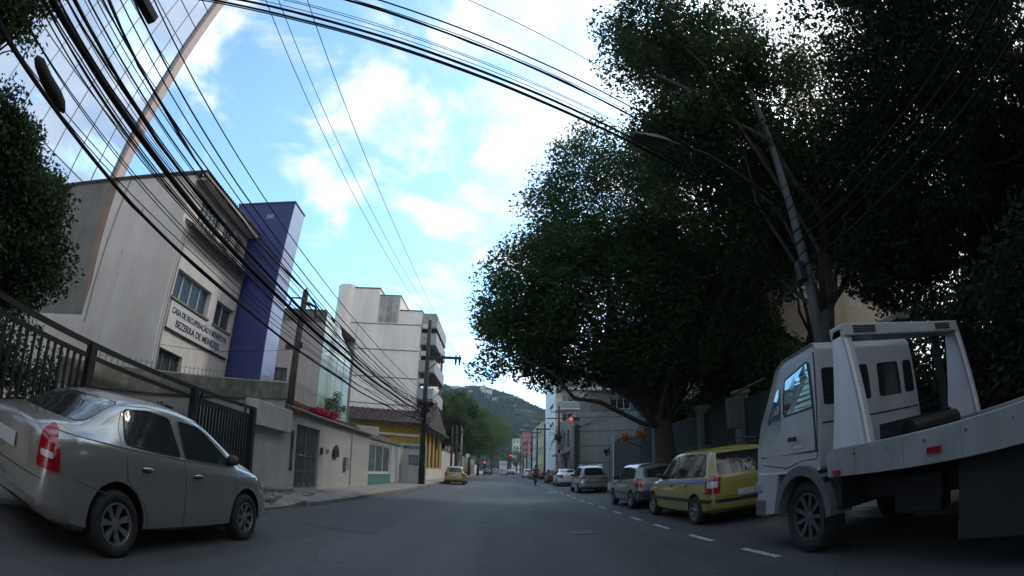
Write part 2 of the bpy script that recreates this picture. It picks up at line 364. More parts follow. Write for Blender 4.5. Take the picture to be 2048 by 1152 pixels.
def loft_body(sp, ny=64):
    y0, y1 = sp['rear'], sp['front']
    zt, zs, w_, wr, zb = (smooth_interp(sp[k]) for k in ('zt', 'zs', 'w', 'wr', 'zb'))
    V = []; F = []; ys = [y0 + (y1 - y0) * (0.5 - 0.5 * cos(pi * i / ny)) for i in range(ny + 1)]
    ys = sorted(set([round(0.5 * (a + y0 + (y1 - y0) * i / ny), 4) for i, a in enumerate(ys)]))
    for y in ys:
        W = w_(y); T = zt(y); B = zb(y); Sz = min(zs(y), T - 0.03); R = min(wr(y), W * 0.93)
        g = T - Sz; h = Sz - B
        ws = W * 0.945
        sec = [(0, B), (W * .6, B), (W * .87, B + .01), (W * .96, B + .07), (W * .985, B + h * .22), (W * .997, B + h * .42), (W, B + h * .6),
               (W * .992, B + h * .8), (W * .975, Sz - .05), (ws, Sz)]
        e = min(0.10, g * 0.5)
        for t in (.33, .66, 1.0): sec.append((ws + (R - ws) * t, Sz + (g - e) * t))
        sec += [(R - .025, T - e * .55), (R - .075, T - e * .25), (R - .16, T - e * .1), (R * .5, T - .004 + .01), (0, T + .015)]
        row = [(x, y, z) for x, z in sec] + [(-x, y, z) for x, z in sec[-2:0:-1]]
        V.append(row)
    n = len(V[0]); VV = [p for r in V for p in r]
    for i in range(len(V) - 1):
        for k in range(n): F.append((i * n + k, (i + 1) * n + k, (i + 1) * n + (k + 1) % n, i * n + (k + 1) % n))
    F += [tuple(range(n)), tuple((len(V) - 1) * n + k for k in range(n))[::-1]]
    return VV, F
def round_poly(poly, r, seg=4):
    out_ = []; n = len(poly)
    for i in range(n):
        p = Vector(poly[i]); a = Vector(poly[i - 1]) - p; b = Vector(poly[(i + 1) % n]) - p
        k = min(r, a.length * .45, b.length * .45); p0 = p + a.normalized() * k; p1 = p + b.normalized() * k
        for s in range(seg + 1):
            t = s / seg; out_.append(tuple((1 - t) ** 2 * p0 + 2 * t * (1 - t) * p + t * t * p1))
    return out_
def subdivide_poly(poly, step):
    bm = bmesh.new(); vs = [bm.verts.new((p[0], p[1], 0)) for p in poly]; bm.faces.new(vs)
    us = [p[0] for p in poly]; vv = [p[1] for p in poly]
    for ax, arr in ((0, us), (1, vv)):
        t = min(arr) + step
        while t < max(arr):
            nrm = (1, 0, 0) if ax == 0 else (0, 1, 0); co = (t, 0, 0) if ax == 0 else (0, t, 0)
            bmesh.ops.bisect_plane(bm, geom=bm.verts[:] + bm.edges[:] + bm.faces[:], plane_co=co, plane_no=nrm); t += step
    bm.verts.ensure_lookup_table(); V = [tuple(v.co) for v in bm.verts]; bm.verts.index_update(); F = [tuple(v.index for v in f.verts) for f in bm.faces]; bm.free()
    return V, F
class Proj:
    """lays patches and lines on a body surface"""
    def __init__(s, VV, F): s.t = BVHTree.FromPolygons([Vector(v) for v in VV], F)
    def hit(s, a, b, mode, eps):
        if mode == 'R': o, d = Vector((3, a, b)), Vector((-1, 0, 0))
        elif mode == 'L': o, d = Vector((-3, a, b)), Vector((1, 0, 0))
        elif mode == 'B': o, d = Vector((a, -5, b)), Vector((0, 1, 0))
        elif mode == 'F': o, d = Vector((a, 5, b)), Vector((0, -1, 0))
        elif mode in ('RB', 'LB', 'RF', 'LF'):
            sx = 1 if mode[0] == 'R' else -1; sy = -1 if mode[1] == 'B' else 1
            u = Vector((.7071 * sx, -.7071 * sy, 0)); d = Vector((-.7071 * sx, -.7071 * sy, 0)); o = u * a + Vector((0, 0, b)) - d * 4
        elif mode == 'T': o, d = Vector((a, b, 4)), Vector((0, 0, -1))
        p, n, i, dist = s.t.ray_cast(o, d)
        if p is None:
            p, n, i, dist = s.t.find_nearest(o + d * 2.2)
        if n.dot(d) > 0: n = -n
        return p + n * eps
    def patch(s, mb, poly, mode, eps=.004, step=.07, r=.03):
        V, F = subdivide_poly(round_poly(poly, r) if r else poly, step)
        mb.add([s.hit(v[0], v[1], mode, eps) for v in V], F); return mb
    def line(s, mb, pts, mode, rad_=.004, eps=0.0, step=.06, closed=False):
        P = [Vector(p) for p in pts] + ([Vector(pts[0])] if closed else []); q = []
        for a, b in zip(P, P[1:]):
            m = max(1, int((b - a).length / step))
            q += [a.lerp(b, i / m) for i in range(m)]
        q.append(P[-1]); mb.tube([s.hit(v[0], v[1], mode, eps) for v in q], rad_, 4); return mb
def carve(body, arches, hw):
    """cuts the wheel arches out of the body shell"""
    for i, (y, z, r) in enumerate(arches):
        for sgn in (1, -1):
            c = MB(); c.cm = 1
            c.lathe([(0.0, hw - .26), (r, hw - .26), (r, hw + .2), (0.0, hw + .2)] if sgn > 0 else [(0.0, -hw - .2), (r, -hw - .2), (r, -hw + .26), (0.0, -hw + .26)], (0, y, z), 'x', 40)
            cut = c.build('cut', [body.data.materials[0], plastic], body.parent, smooth=True, local=True)
            md = body.modifiers.new('b', 'BOOLEAN'); md.operation = 'DIFFERENCE'; md.object = cut; md.solver = 'EXACT'
            bpy.context.view_layer.update(); dg = bpy.context.evaluated_depsgraph_get()
            me = bpy.data.meshes.new_from_object(body.evaluated_get(dg)); body.modifiers.clear(); body.data = me
            bpy.data.objects.remove(cut)
    bm = bmesh.new(); bm.from_mesh(body.data)
    for e in bm.edges:
        if len(e.link_faces) == 2 and e.calc_face_angle(0) > rad(38): e.smooth = False
    for f in bm.faces: f.smooth = True
    bm.to_mesh(body.data); bm.free()
def wheel(parent, x, y, r, wd, side, spokes=5, rim=None, steel=False):
    w0 = bpy.data.objects.new('wheel', None); C.objects.link(w0); w0.parent = parent; w0.location = (x, y, r)
    t = MB(); h = wd / 2; rr = r * 0.66
    t.lathe([(rr, -h * .8), (rr + .02, -h), (r - .03, -h), (r - .006, -h * .8), (r, -h * .5), (r, h * .5), (r - .006, h * .8), (r - .03, h), (rr + .02, h), (rr, h * .8), (rr, -h * .8)], (0, 0, 0), 'x', 36)
    t.build('tyre', tyre_m, w0, smooth=True, local=True)
    m = MB(); s = side; m.cm = 1
    m.lathe([(rr, -s * h * .7), (rr, s * h * .86), (rr - .014, s * h * .9), (rr - .03, s * h * .7), (rr - .035, -s * h * .3), (.02, -s * h * .3)], (0, 0, 0), 'x', 36)
    m.cm = 0; m.lathe([(rr, s * h * .8), (rr, s * h * .9), (rr - .02, s * h * .92), (rr - .022, s * h * .8)], (0, 0, 0), 'x', 36)
    m.lathe([(.065, -s * h * .3), (.06, s * h * .72), (.03, s * h * .8), (0.001, s * h * .8)], (0, 0, 0), 'x', 18)
    for k in range(spokes):
        a = 2 * pi * k / spokes + .3
        for da, wv in ((-.10, .012), (.10, .012)) if spokes < 8 else ((0, .024),):
            d = Vector((0, cos(a + da), sin(a + da))); q = Vector((0, -sin(a), cos(a)))
            a0 = Vector((s * h * .68, 0, 0)) + d * .03; a1 = Vector((s * h * .82, 0, 0)) + d * (rr - .015)
            pts = [a0 - q * wv, a0 + q * wv, a1 + q * wv * 1.2, a1 - q * wv * 1.2]
            m.add(pts + [p - Vector((s * .03, 0, 0)) for p in pts], [(0, 1, 2, 3), (4, 7, 6, 5), (0, 4, 5, 1), (1, 5, 6, 2), (2, 6, 7, 3), (3, 7, 4, 0)])
    m.build('rim', [rim or rim_m, plastic], w0, smooth=False, local=True)
    return w0
def paint(name, col, metal=0.0, rough=0.32):
    return mat('paint_' + name, col, rough, metal=metal, var=0.03, scale=1.2, coat=0.9)
def make_car(name, label, cat, loc, sp, pm, rotz=0.0, detail=True, group=None, spokes=5, rim=None, trim=None):
    root = thing(name, label, cat, loc, rotz, group); G = dict(local=True)
    VV, F = loft_body(sp, 72 if detail else 36)
    sz = sp.get('zscale', 1)
    b = MB().add(VV, F); body = b.build('body', [pm, plastic], root, smooth=True, **G)
    wr_ = sp['wheel_r']; hw = sp['hw']
    carve(body, [(sp['wy'][0], wr_ + .01, wr_ + sp.get('arch', .055)), (sp['wy'][1], wr_ + .01, wr_ + sp.get('arch', .055))], hw)
    P = Proj(VV, F)
    u = MB().box(-hw + .26, hw - .26, sp['rear'] + .5, sp['front'] - .4, .17, sp['zb'][0][1] + .1); u.build('underbody', plastic, root, **G)
    for y in sp['wy']:
        for s in (1, -1): wheel(root, s * (hw - .11), y, wr_, .2, s, spokes, rim)
    # side windows
    for poly in sp['side_win']:
        for md in ('R', 'L'):
            g = MB(); P.patch(g, poly, md, .005, .08, .05); o = g.build('side_window', glass_d, root, smooth=True, **G)
            if detail:
                t = MB(); P.line(t, round_poly(poly, .05), md, .008, .004, .08, True); t.build('window_seal', plastic, o, smooth=True, **G)
    g = MB(); P.patch(g, sp['rear_win'], 'B', .006, .09, .06); g.build('rear_window', glass_d, root, smooth=True, **G)
    g = MB(); P.patch(g, sp['wind'], 'F', .006, .1, .05); g.build('windscreen', glass_d, root, smooth=True, **G)
    # lamps
    for s, md in ((1, 'R'), (-1, 'L')):
        a0 = (sp['tx'] + sp['rear']) * .7071; a1 = (hw * .985 + sp['rear'] + sp['ty']) * .7071
        m = MB(); P.patch(m, [(a0 + (a1 - a0) * t, z) for t, z in sp['tail']], md + 'B', .012, .022, .035)
        o = m.build('tail_lamp', sp.get('tail_mat', red_l), root, smooth=True, **G)
        if 'tail_white' in sp:
            m = MB(); P.patch(m, [(a0 + (a1 - a0) * t, z) for t, z in sp['tail_white']], md + 'B', .019, .022, .02); m.build('reversing_lens', clear_l, o, smooth=True, **G)
        m = MB(); P.patch(m, sp['head_side'], md, .01, .025, .04); m.build('headlight', clear_l, root, smooth=True, **G)
    if 'plate' in sp:
        x, z = sp['plate']; m = MB(); P.patch(m, [(x - .2, z - .065), (x + .2, z - .065), (x + .2, z + .065), (x - .2, z + .065)], 'B', .02, .2, 0); m.build('number_plate', plate_m, root, **G)
    if 'bumper_line' in sp:
        m = MB(); hwz = sp['bumper_line']
        for z in hwz: P.line(m, [(-hw * .8, z), (hw * .8, z)], 'B', .006, 0, .1)
        m.build('bumper_seam', plastic, root, **G)
    if 'rear_trim' in sp:
        m = MB(); P.patch(m, sp['rear_trim'], 'B', .01, .1, .02); m.build('rear_bumper_trim', trim or plastic, root, smooth=True, **G)
    for s, md in ((1, 'R'), (-1, 'L')):
        if detail:
            for ln in sp['seams']:
                m = MB(); P.line(m, ln, md, .005, -.001, .06); m.build('door_seam', plastic, root, **G)
        for (hy, hz) in sp['handles']:
            m = MB(); c = P.hit(hy, hz, md, .022); m.ball(c, (.018, .085, .02), 6); h = m.build('door_handle', sp.get('handle_mat', pm), root, smooth=True, **G)
            if detail:
                m = MB(); P.patch(m, [(hy - .075, hz - .035), (hy + .075, hz - .035), (hy + .075, hz + .025), (hy - .075, hz + .025)], md, .002, .05, .03); m.build('handle_recess', plastic, h, smooth=True, **G)
        my, mz = sp['mirror']; m = MB(); c = P.hit(my, mz, md, .09); m.ball(c, (.10, .055, .07), 8); m.tube([c, P.hit(my, mz - .03, md, -.02)], .02, 6)
        h = m.build('wing_mirror', sp.get('mirror_mat', plastic), root, smooth=True, **G)
        if 'cladding' in sp:
            m = MB(); P.patch(m, sp['cladding'], md, .014, .1, .02); m.build('door_moulding', trim or plastic, root, smooth=True, **G)
    return root, P, body

def sedan_spec(L=4.26, hw=.84, H=1.5):
    f = L / 2
    return dict(rear=-f, front=f, hw=hw, wheel_r=.30, wy=(-f + .88, -f + .88 + 2.5),
        zt=[(-f, .55), (-f + .04, .86), (-f + .12, 1.03), (-f + .55, 1.09), (-f + .62, 1.11), (-f + 1.2, 1.38), (-f + 1.55, H - .04), (-f + 2.1, H), (-f + 2.55, H - .04), (-f + 3.2, 1.17), (-f + 3.38, 1.07), (f - .45, .93), (f - .12, .78), (f - .03, .62), (f, .5)],
        zs=[(-f, .5), (-f + .1, .93), (-f + .6, 1.0), (0, .95), (f - .8, .9), (f - .2, .68), (f, .42)],
        w=[(-f, hw * .66), (-f + .05, hw * .8), (-f + .2, hw * .93), (-f + .6, hw * .985), (0, hw), (f - .6, hw * .98), (f - .2, hw * .88), (f - .05, hw * .72), (f, hw * .58)],
        wr=[(-f, hw * .5), (-f + .6, hw * .8), (-f + 1.5, .60), (-f + 2.5, .60), (-f + 3.3, hw * .84), (f - .3, hw * .7), (f, hw * .5)],
        zb=[(-f, .36), (-f + .15, .27), (-f + .6, .2), (f - .6, .19), (f - .12, .22), (f, .3)],
        side_win=[[(-f + 1.08, 1.03), (-f + 1.93, .985), (-f + 1.9, 1.39), (-f + 1.42, 1.36)], [(-f + 2.02, .98), (-f + 3.08, .955), (-f + 2.62, 1.30), (-f + 2.44, 1.385), (-f + 2.02, 1.39)]],
        rear_win=[(-.56, 1.13), (.56, 1.13), (.5, 1.4), (-.5, 1.4)], wind=[(-.62, 1.1), (.62, 1.1), (.52, 1.42), (-.52, 1.42)],
        tx=.48, ty=.30, tail=[(0, .70), (1, .70), (1, .86), (.8, .97), (.45, .985), (0, .93)], tail_white=[(.25, .76), (.75, .76), (.72, .81), (.25, .81)],
        head_side=[(f - .5, .74), (f - .12, .58), (f - .08, .68), (f - .3, .82), (f - .52, .86)],
        seams=[[(-f + 1.0, .98), (-f + 1.02, .72), (-f + 1.28, .5), (-f + 1.36, .26)], [(-f + 1.97, .97), (-f + 1.98, .6), (-f + 1.95, .26)], [(-f + 3.12, .93), (-f + 3.1, .6), (-f + 3.02, .28)],
               [(-f + .98, 1.0), (-f + 1.12, 1.22), (-f + 1.42, 1.40), (-f + 1.9, 1.43), (-f + 2.45, 1.425), (-f + 2.75, 1.28), (-f + 3.14, .98)], [(-f + .3, .67), (-f + .75, .58)], [(f - .52, .85), (f - .7, .62)]],
        handles=[(-f + 1.3, .84), (-f + 2.2, .82)], mirror=(-f + 2.98, 1.0), plate=(0, .8), bumper_line=[.64])
def hatch_spec(L=3.75, hw=.79, H=1.47, steep=.28, wb=2.38):
    f = L / 2; y0 = -f + .62
    return dict(rear=-f, front=f, hw=hw, wheel_r=.29, wy=(y0, y0 + wb),
        zt=[(-f, .5), (-f + .03, .85), (-f + .1, .98), (-f + steep, H - .1), (-f + steep + .25, H - .02), (-.2, H), (.25, H - .03), (f - 1.05, 1.08), (f - .9, 1.0), (f - .4, .9), (f - .1, .75), (f, .5)],
        zs=[(-f, .5), (-f + .1, .93), (0, .9), (f - .8, .86), (f - .2, .66), (f, .42)],
        w=[(-f, hw * .78), (-f + .06, hw * .88), (-f + .25, hw * .96), (0, hw), (f - .6, hw * .97), (f - .15, hw * .86), (f, hw * .62)],
        wr=[(-f, hw * .7), (-f + steep, hw * .72), (.2, hw * .73), (f - .9, hw * .84), (f, hw * .55)],
        zb=[(-f, .34), (-f + .15, .25), (-f + .6, .2), (f - .6, .19), (f, .28)],
        side_win=[[(-f + .42, 1.0), (-f + 1.2, .95), (-f + 1.2, H - .13), (-f + .62, H - .16)], [(-f + 1.28, .95), (f - 1.1, .93), (.42, H - .17), (.3, H - .13), (-f + 1.28, H - .12)]],
        rear_win=[(-.54, 1.0), (.54, 1.0), (.46, H - .14), (-.46, H - .14)], wind=[(-.6, 1.06), (.6, 1.06), (.5, H - .1), (-.5, H - .1)],
        tx=.54, ty=.2, tail=[(0, .7), (1, .7), (.9, .97), (.1, .97)],
        head_side=[(f - .42, .68), (f - .1, .56), (f - .07, .66), (f - .4, .8)],
        seams=[[(-f + 1.24, H - .1), (-f + 1.24, .5), (-f + 1.2, .25)], [(f - 1.02, .9), (f - 1.05, .28)], [(-f + .85, .93), (-f + 1.0, .6)]],
        handles=[(-f + 1.42, .84)], mirror=(f - 1.25, .98), plate=(0, .72), bumper_line=[.58],
        cladding=[(-f + 1.0, .48), (f - 1.1, .48), (f - 1.1, .54), (-f + 1.0, .54)])
def van_spec(L=4.32, hw=.87, H=1.66):
    f = L / 2; y0 = -f + .78
    return dict(rear=-f, front=f, hw=hw, wheel_r=.31, wy=(y0, y0 + 2.82),
        zt=[(-f, .55), (-f + .03, .9), (-f + .08, 1.05), (-f + .3, H - .12), (-f + .5, H - .03), (-.5, H), (.15, H - .05), (f - 1.1, 1.13), (f - .85, 1.02), (f - .3, .85), (f - .08, .7), (f, .5)],
        zs=[(-f, .5), (-f + .1, 1.0), (0, .97), (f - .9, .92), (f - .2, .7), (f, .42)],
        w=[(-f, hw * .82), (-f + .06, hw * .9), (-f + .25, hw * .96), (0, hw), (f - .6, hw * .97), (f - .15, hw * .84), (f, hw * .6)],
        wr=[(-f, hw * .74), (-f + .3, hw * .76), (.1, hw * .76), (f - 1.0, hw * .84), (f, hw * .55)],
        zb=[(-f, .36), (-f + .15, .27), (-f + .6, .22), (f - .6, .2), (f, .28)],
        side_win=[[(-f + .36, 1.04), (-f + .98, 1.03), (-f + 1.0, H - .14), (-f + .5, H - .16)], [(-f + 1.06, 1.03), (-f + 1.95, 1.01), (-f + 1.93, H - .12), (-f + 1.08, H - .13)], [(-f + 2.03, 1.01), (f - 1.22, .98), (.35, H - .22), (.15, H - .15), (-f + 2.02, H - .12)], ],
        rear_win=[(-.63, 1.06), (.63, 1.06), (.56, H - .15), (-.56, H - .15)], wind=[(-.64, 1.12), (.64, 1.12), (.54, H - .13), (-.54, H - .13)],
        tx=.62, ty=.22, tail=[(0, .68), (1, .68), (1, .98), (.7, 1.08), (0, 1.0)], tail_white=[(.15, .80), (.8, .80), (.8, .93), (.15, .93)],
        head_side=[(f - .62, .76), (f - .1, .6), (f - .08, .7), (f - .5, .88), (f - .66, .92)],
        seams=[[(-f + 1.0, H - .1), (-f + 1.0, .9), (-f + 1.3, .6), (-f + 1.4, .27)], [(-f + 1.99, H - .1), (-f + 2.0, .6), (-f + 1.98, .27)], [(f - 1.12, .95), (f - 1.15, .28)]],
        handles=[(-f + 1.25, .86), (-f + 2.2, .85)], mirror=(f - 1.32, 1.05), plate=(.0, .66), bumper_line=[.6],
        cladding=[(-f + .1, .49), (f - .3, .49), (f - .3, .56), (-f + .1, .56)],
        rear_trim=[(-.8, .49), (.8, .49), (.8, .56), (-.8, .56)])

def near_spec():
    s = sedan_spec(4.30, .86, 1.47); f = 2.15
    s['zt'] = [(-f, .55), (-f + .03, .84), (-f + .09, 1.02), (-f + .42, 1.10), (-f + .52, 1.12), (-f + 1.02, 1.36), (-f + 1.35, 1.45), (-f + 1.9, 1.49), (-f + 2.4, 1.45), (-f + 3.2, 1.12), (-f + 3.38, 1.03), (f - .45, .93), (f - .12, .76), (f - .03, .6), (f, .48)]
    s['w'] = [(-f, .66), (-f + .05, .74), (-f + .2, .81), (-f + .6, .85), (0, .86), (f - .6, .84), (f - .2, .75), (f - .05, .62), (f, .5)]
    s['wr'] = [(-f, .5), (-f + .5, .69), (-f + 1.1, .61), (-f + 2.5, .61), (-f + 3.3, .72), (f - .3, .6), (f, .43)]
    s['side_win'] = [[(-f + 1.02, 1.03), (-f + 1.93, .985), (-f + 1.84, 1.36), (-f + 1.5, 1.375), (-f + 1.12, 1.33)], [(-f + 2.02, .98), (-f + 3.12, .955), (-f + 2.62, 1.27), (-f + 2.44, 1.345), (-f + 2.0, 1.36)]]
    s['rear_win'] = [(-.58, 1.115), (.58, 1.115), (.52, 1.375), (-.52, 1.375)]
    s['tail'] = [(.1, .70), (1, .70), (.97, .87), (.75, 1.02), (.55, 1.055), (.25, .99)]; s['tail_white'] = [(.3, .79), (.75, .79), (.73, .84), (.3, .84)]; s['tx'] = .6; s['ty'] = .13
    s['seams'][3] = [(-f + .95, .99), (-f + .98, 1.15), (-f + 1.12, 1.36), (-f + 1.5, 1.41), (-f + 1.9, 1.415), (-f + 2.45, 1.39), (-f + 2.75, 1.25), (-f + 3.16, .98)]
    s['wheel_r'] = .305; s['arch'] = .075
    z = lambda p: (p[0], p[1] * 1.05)
    for k in ('zt', 'zs', 'zb'): s[k] = [z(p) for p in s[k]]
    for k in ('side_win', 'seams'): s[k] = [[z(p) for p in q] for q in s[k]]
    for k in ('rear_win', 'wind', 'tail', 'tail_white', 'head_side', 'handles'): s[k] = [z(p) for p in s[k]]
    s['mirror'] = z(s['mirror']); s['plate'] = z(s['plate']); s['wheel_r'] = .325; return s
silver = paint('silver_grey', (0.31, 0.30, 0.29), 0.6, .26)
white_pt = paint('white', (0.5, 0.5, 0.5)); yellow_pt = paint('taxi_yellow', (0.24, 0.205, 0.045), 0, .4)
sp = near_spec(); sp['handle_mat'] = silver; sp['mirror_mat'] = plastic
car_sedan, P_, body_ = make_car('parked_sedan', 'silver grey sedan parked by the black sliding gate, red tail lamp and alloy wheels', 'car', (-4.16, 4.40, 0), sp, silver, 0.0, True, None, 7)
for s, md in ((1, 'R'), (-1, 'L')):
    m = MB(); P_.line(m, [(-1.95, 1.06), (-1.0, 1.045), (0, 1.02), (1.0, 1.0)], md, .007, .004, .1); m.build('waist_chrome', silver, car_sedan, smooth=True, local=True)
sp = van_spec()
car_van, P_, b_ = make_car('taxi_minivan', 'yellow taxi minivan with blue side stripe parked in front of the tow truck', 'taxi', (4.85, 10.72, 0), sp, yellow_pt, 0.0, True, 'yellow taxis', 7)
stripe = mat('stripe_blue', (0.04, 0.06, 0.25), .35)
for s, md in ((1, 'R'), (-1, 'L')):
    m = MB(); P_.patch(m, [(-2.0, .91), (1.2, .87), (1.2, .945), (-2.0, 1.0)], md, .005, .1, .01); m.build('side_stripe', stripe, car_van, smooth=True, local=True)
for s in (-1, 1):
    m = MB().tube([(s * .6, -1.8, 1.66), (s * .6, -1.5, 1.69), (s * .6, -.3, 1.70), (s * .6, 0.0, 1.67)], .015, 6); m.build('roof_rail', plastic, car_van, smooth=True, local=True)
sp = hatch_spec(); g1 = paint('grey', (0.17, 0.18, 0.2), 0.5)
car_h, P_, b_ = make_car('parked_hatchback', 'small grey hatchback with black rear bumper parked ahead of the yellow minivan', 'car', (4.80, 15.75, 0), sp, g1, 0, True, 'cars parked along the right kerb', 5)
m = MB(); P_.patch(m, [(-.74, .3), (.74, .3), (.74, .6), (-.74, .6)], 'B', .012, .1, .04); m.build('rear_bumper', plastic, car_h, smooth=True, local=True)
sp = hatch_spec(3.95, .84, 1.56, .42, 2.5); sp['tail'] = [(0, .82), (1, .8), (.8, 1.12), (.3, 1.1)]; sp['tx'] = .5; sp['tail_mat'] = mat('smoked_lens', (.2, .17, .17), .2, coat=.5)
car_f, P_, b_ = make_car('compact_car', 'silver compact car with roof rails between the small grey hatchback and the white sedan', 'car', (5.06, 27.5, 0), sp, paint('silver', (0.32, 0.32, 0.33), .4), 0, True, 'cars parked along the right kerb', 5)
m = MB(); P_.patch(m, [(-.7, .62), (.7, .62), (.7, .66), (-.7, .66)], 'B', .02, .1, 0); m.build('boot_chrome', chrome, car_f, smooth=True, local=True)
for s in (-1, 1):
    m = MB().tube([(s * .55, -1.3, 1.55), (s * .55, -1.0, 1.6), (s * .55, .1, 1.6), (s * .55, .4, 1.55)], .016, 6); m.build('roof_rail', chrome, car_f, smooth=True, local=True)
sp = sedan_spec(4.3, .86, 1.45)
make_car('white_sedan', 'white sedan parked at the right kerb beside the grey concrete utility pole', 'car', (5.25, 38.9, 0), sp, white_pt, 0, False, 'cars parked along the right kerb')
sp = hatch_spec(); sp['tail_mat'] = red_l
make_car('red_car', 'dark red hatchback parked just ahead of the white sedan', 'car', (5.2, 47.0, 0), sp, paint('dark_red', (0.1, 0.012, 0.014)), 0, False, 'cars parked along the right kerb')
sp = sedan_spec(4.4, .86, 1.46)
make_car('beige_car', 'dull olive beige sedan parked beyond the cyclist on the right', 'car', (4.9, 67.0, 0), sp, paint('beige', (0.16, 0.145, 0.09), .2), .06, False, 'cars parked along the right kerb')
sp = hatch_spec(3.9, .84, 1.5)
make_car('white_hatchback', 'small white car at the right kerb beyond the beige sedan', 'car', (4.4, 79.0, 0), sp, white_pt, 0, False, 'cars parked along the right kerb')
sp = hatch_spec(3.85, .83, 1.47); pass
tx, P_, b_ = make_car('taxi_hatchback', 'yellow taxi hatchback parked at the left kerb beyond the wooden pole', 'taxi', (-3.55, 38.6, 0), sp, yellow_pt, 0, False, 'yellow taxis')
sp = sedan_spec(4.2, .82, 1.45)
make_car('olive_car', 'dark olive car driving near the left kerb under the red signal', 'car', (-2.95, 104, 0), sp, paint('olive', (0.07, 0.075, 0.045), .2), 0, False, 'cars far down the street')
sp = hatch_spec(3.8, .82, 1.5)
make_car('green_car', 'small pale green car just behind the dark olive one', 'car', (-1.45, 122, 0), sp, paint('pale_green', (0.25, 0.33, 0.28)), 0, False, 'cars far down the street')
sp = hatch_spec(3.9, .85, 1.5)
rc, P_, b_ = make_car('braking_car', 'pinkish white car driving away in mid road with brake lights on', 'car', (0.6, 104, 0), sp, paint('pink_white', (0.5, 0.33, 0.33)), 0, False, 'cars far down the street')
sp = sedan_spec(4.2, .82, 1.45)
make_car('dark_car', 'dark grey car right of the braking one in mid road', 'car', (2.35, 112, 0), sp, paint('dark_grey', (0.04, 0.04, 0.045)), 0, False, 'cars far down the street')
sp = sedan_spec(4.2, .82, 1.5)
make_car('distant_white_car', 'farthest white car at the foot of the round green tree', 'car', (3.6, 135, 0), sp, white_pt, 0, False, 'cars far down the street')

# tow truck (flatbed) ------------------------------------------------
truck = thing('tow_truck', 'white flatbed tow truck with tall headboard parked at the right kerb', 'truck', (4.7, 3.0, 0))
tw = mat('truck_white', (0.36, 0.365, 0.38), .42, var=.15, scale=1.8, coat=.3, dirt=.1, streak=.12)
X0, X1, Y0, Y1 = 3.62, 5.78, 4.52, 6.02     # cab
cabp = [(Y0, 1.05), (6.04, 1.05), (6.02, 1.4), (5.90, 1.74), (5.50, 2.48), (5.34, 2.58), (Y0 + .06, 2.62), (Y0, 2.54)]
cabp = round_poly(cabp, .05, 3)
b = MB(); rows = []
# cab lofted across its width so the shoulders round off
secs = [(X0 + .035, .94), (X0 + .008, .985), (X0, 1.0), (X1, 1.0), (X1 - .008, .985), (X1 - .035, .94)]
cy, cz = 5.3, 1.75; VV = []; FF = []
for x, k in secs:
    for (py, pz) in cabp:
        sx = 0.0 if pz < 1.85 else (pz - 1.85) * .14 * (1 if x < 4.7 else -1)
        VV.append((x + sx, cy + (py - cy) * (k if k > .9 else k), cz + (pz - cz) * (1 - (1 - k) * .6)))
n_ = len(cabp)
for i in range(len(secs) - 1):
    for k in range(n_): FF.append((i * n_ + k, i * n_ + (k + 1) % n_, (i + 1) * n_ + (k + 1) % n_, (i + 1) * n_ + k))
FF += [tuple(range(n_)), tuple((len(secs) - 1) * n_ + k for k in range(n_))[::-1]]
b.add(VV, FF); cab = b.build('cab', tw, truck, smooth=False, bevel=.012)
PT = Proj([(x - 4.7, y - 0, z) for x, y, z in VV], FF)   # side projection helper in x centred on the cab
def tpatch(name, poly, mode, eps, m_, par=None, r=.03):
    q = MB(); PT.patch(q, poly, mode, eps, .12, r); q.v = [(v[0] + 4.7, v[1], v[2]) for v in q.v]; return q.build(name, m_, par or truck)
def tline(name, pts, mode, rr, m_, par=None, closed=False):
    q = MB(); PT.line(q, pts, mode, rr, .002, .15, closed); q.v = [(v[0] + 4.7, v[1], v[2]) for v in q.v]; return q.build(name, m_, par or truck)
dw = [(4.70, 1.84), (5.36, 1.82), (5.30, 2.30), (4.76, 2.42)]
wq = tpatch('door_window', dw, 'L', .006, mat('truck_glass', (.35, .5, .58), .03, metal=.9, var=.02)); tline('window_seal', round_poly(dw, .03), 'L', .014, plastic, wq, True)
dq = [(5.44, 1.80), (5.86, 1.78), (5.70, 1.98), (5.50, 2.30), (5.44, 2.34)]
wq = tpatch('quarter_window', [(5.46, 1.55), (5.78, 1.5), (5.74, 1.8), (5.52, 2.18), (5.46, 2.22)], 'L', .006, MATS['truck_glass']); 
tline('door_seam', [(4.62, 2.5), (4.62, 1.2), (4.95, 1.2), (5.3, 1.12), (5.92, 1.2)], 'L', .008, plastic)
tline('door_seam', [(4.60, 1.30), (6.1, 1.30)], 'L', .012, plastic)
m = MB().box(3.585, 3.62, 5.0, 5.16, 1.46, 1.52); m.build('door_handle', plastic, truck)
for xa, xb in ((-.95, -.60), (-.50, -.06), (.12, .62), (.72, .95)):
    q = tpatch('rear_cab_window', [(xa, 1.83), (xb, 1.83), (xb - .01, 2.28), (xa + .01, 2.28)], 'B', .006, glass_d, None, .05)
tline('cab_seam', [(-1.0, 1.62), (1.0, 1.62)], 'B', .01, plastic)
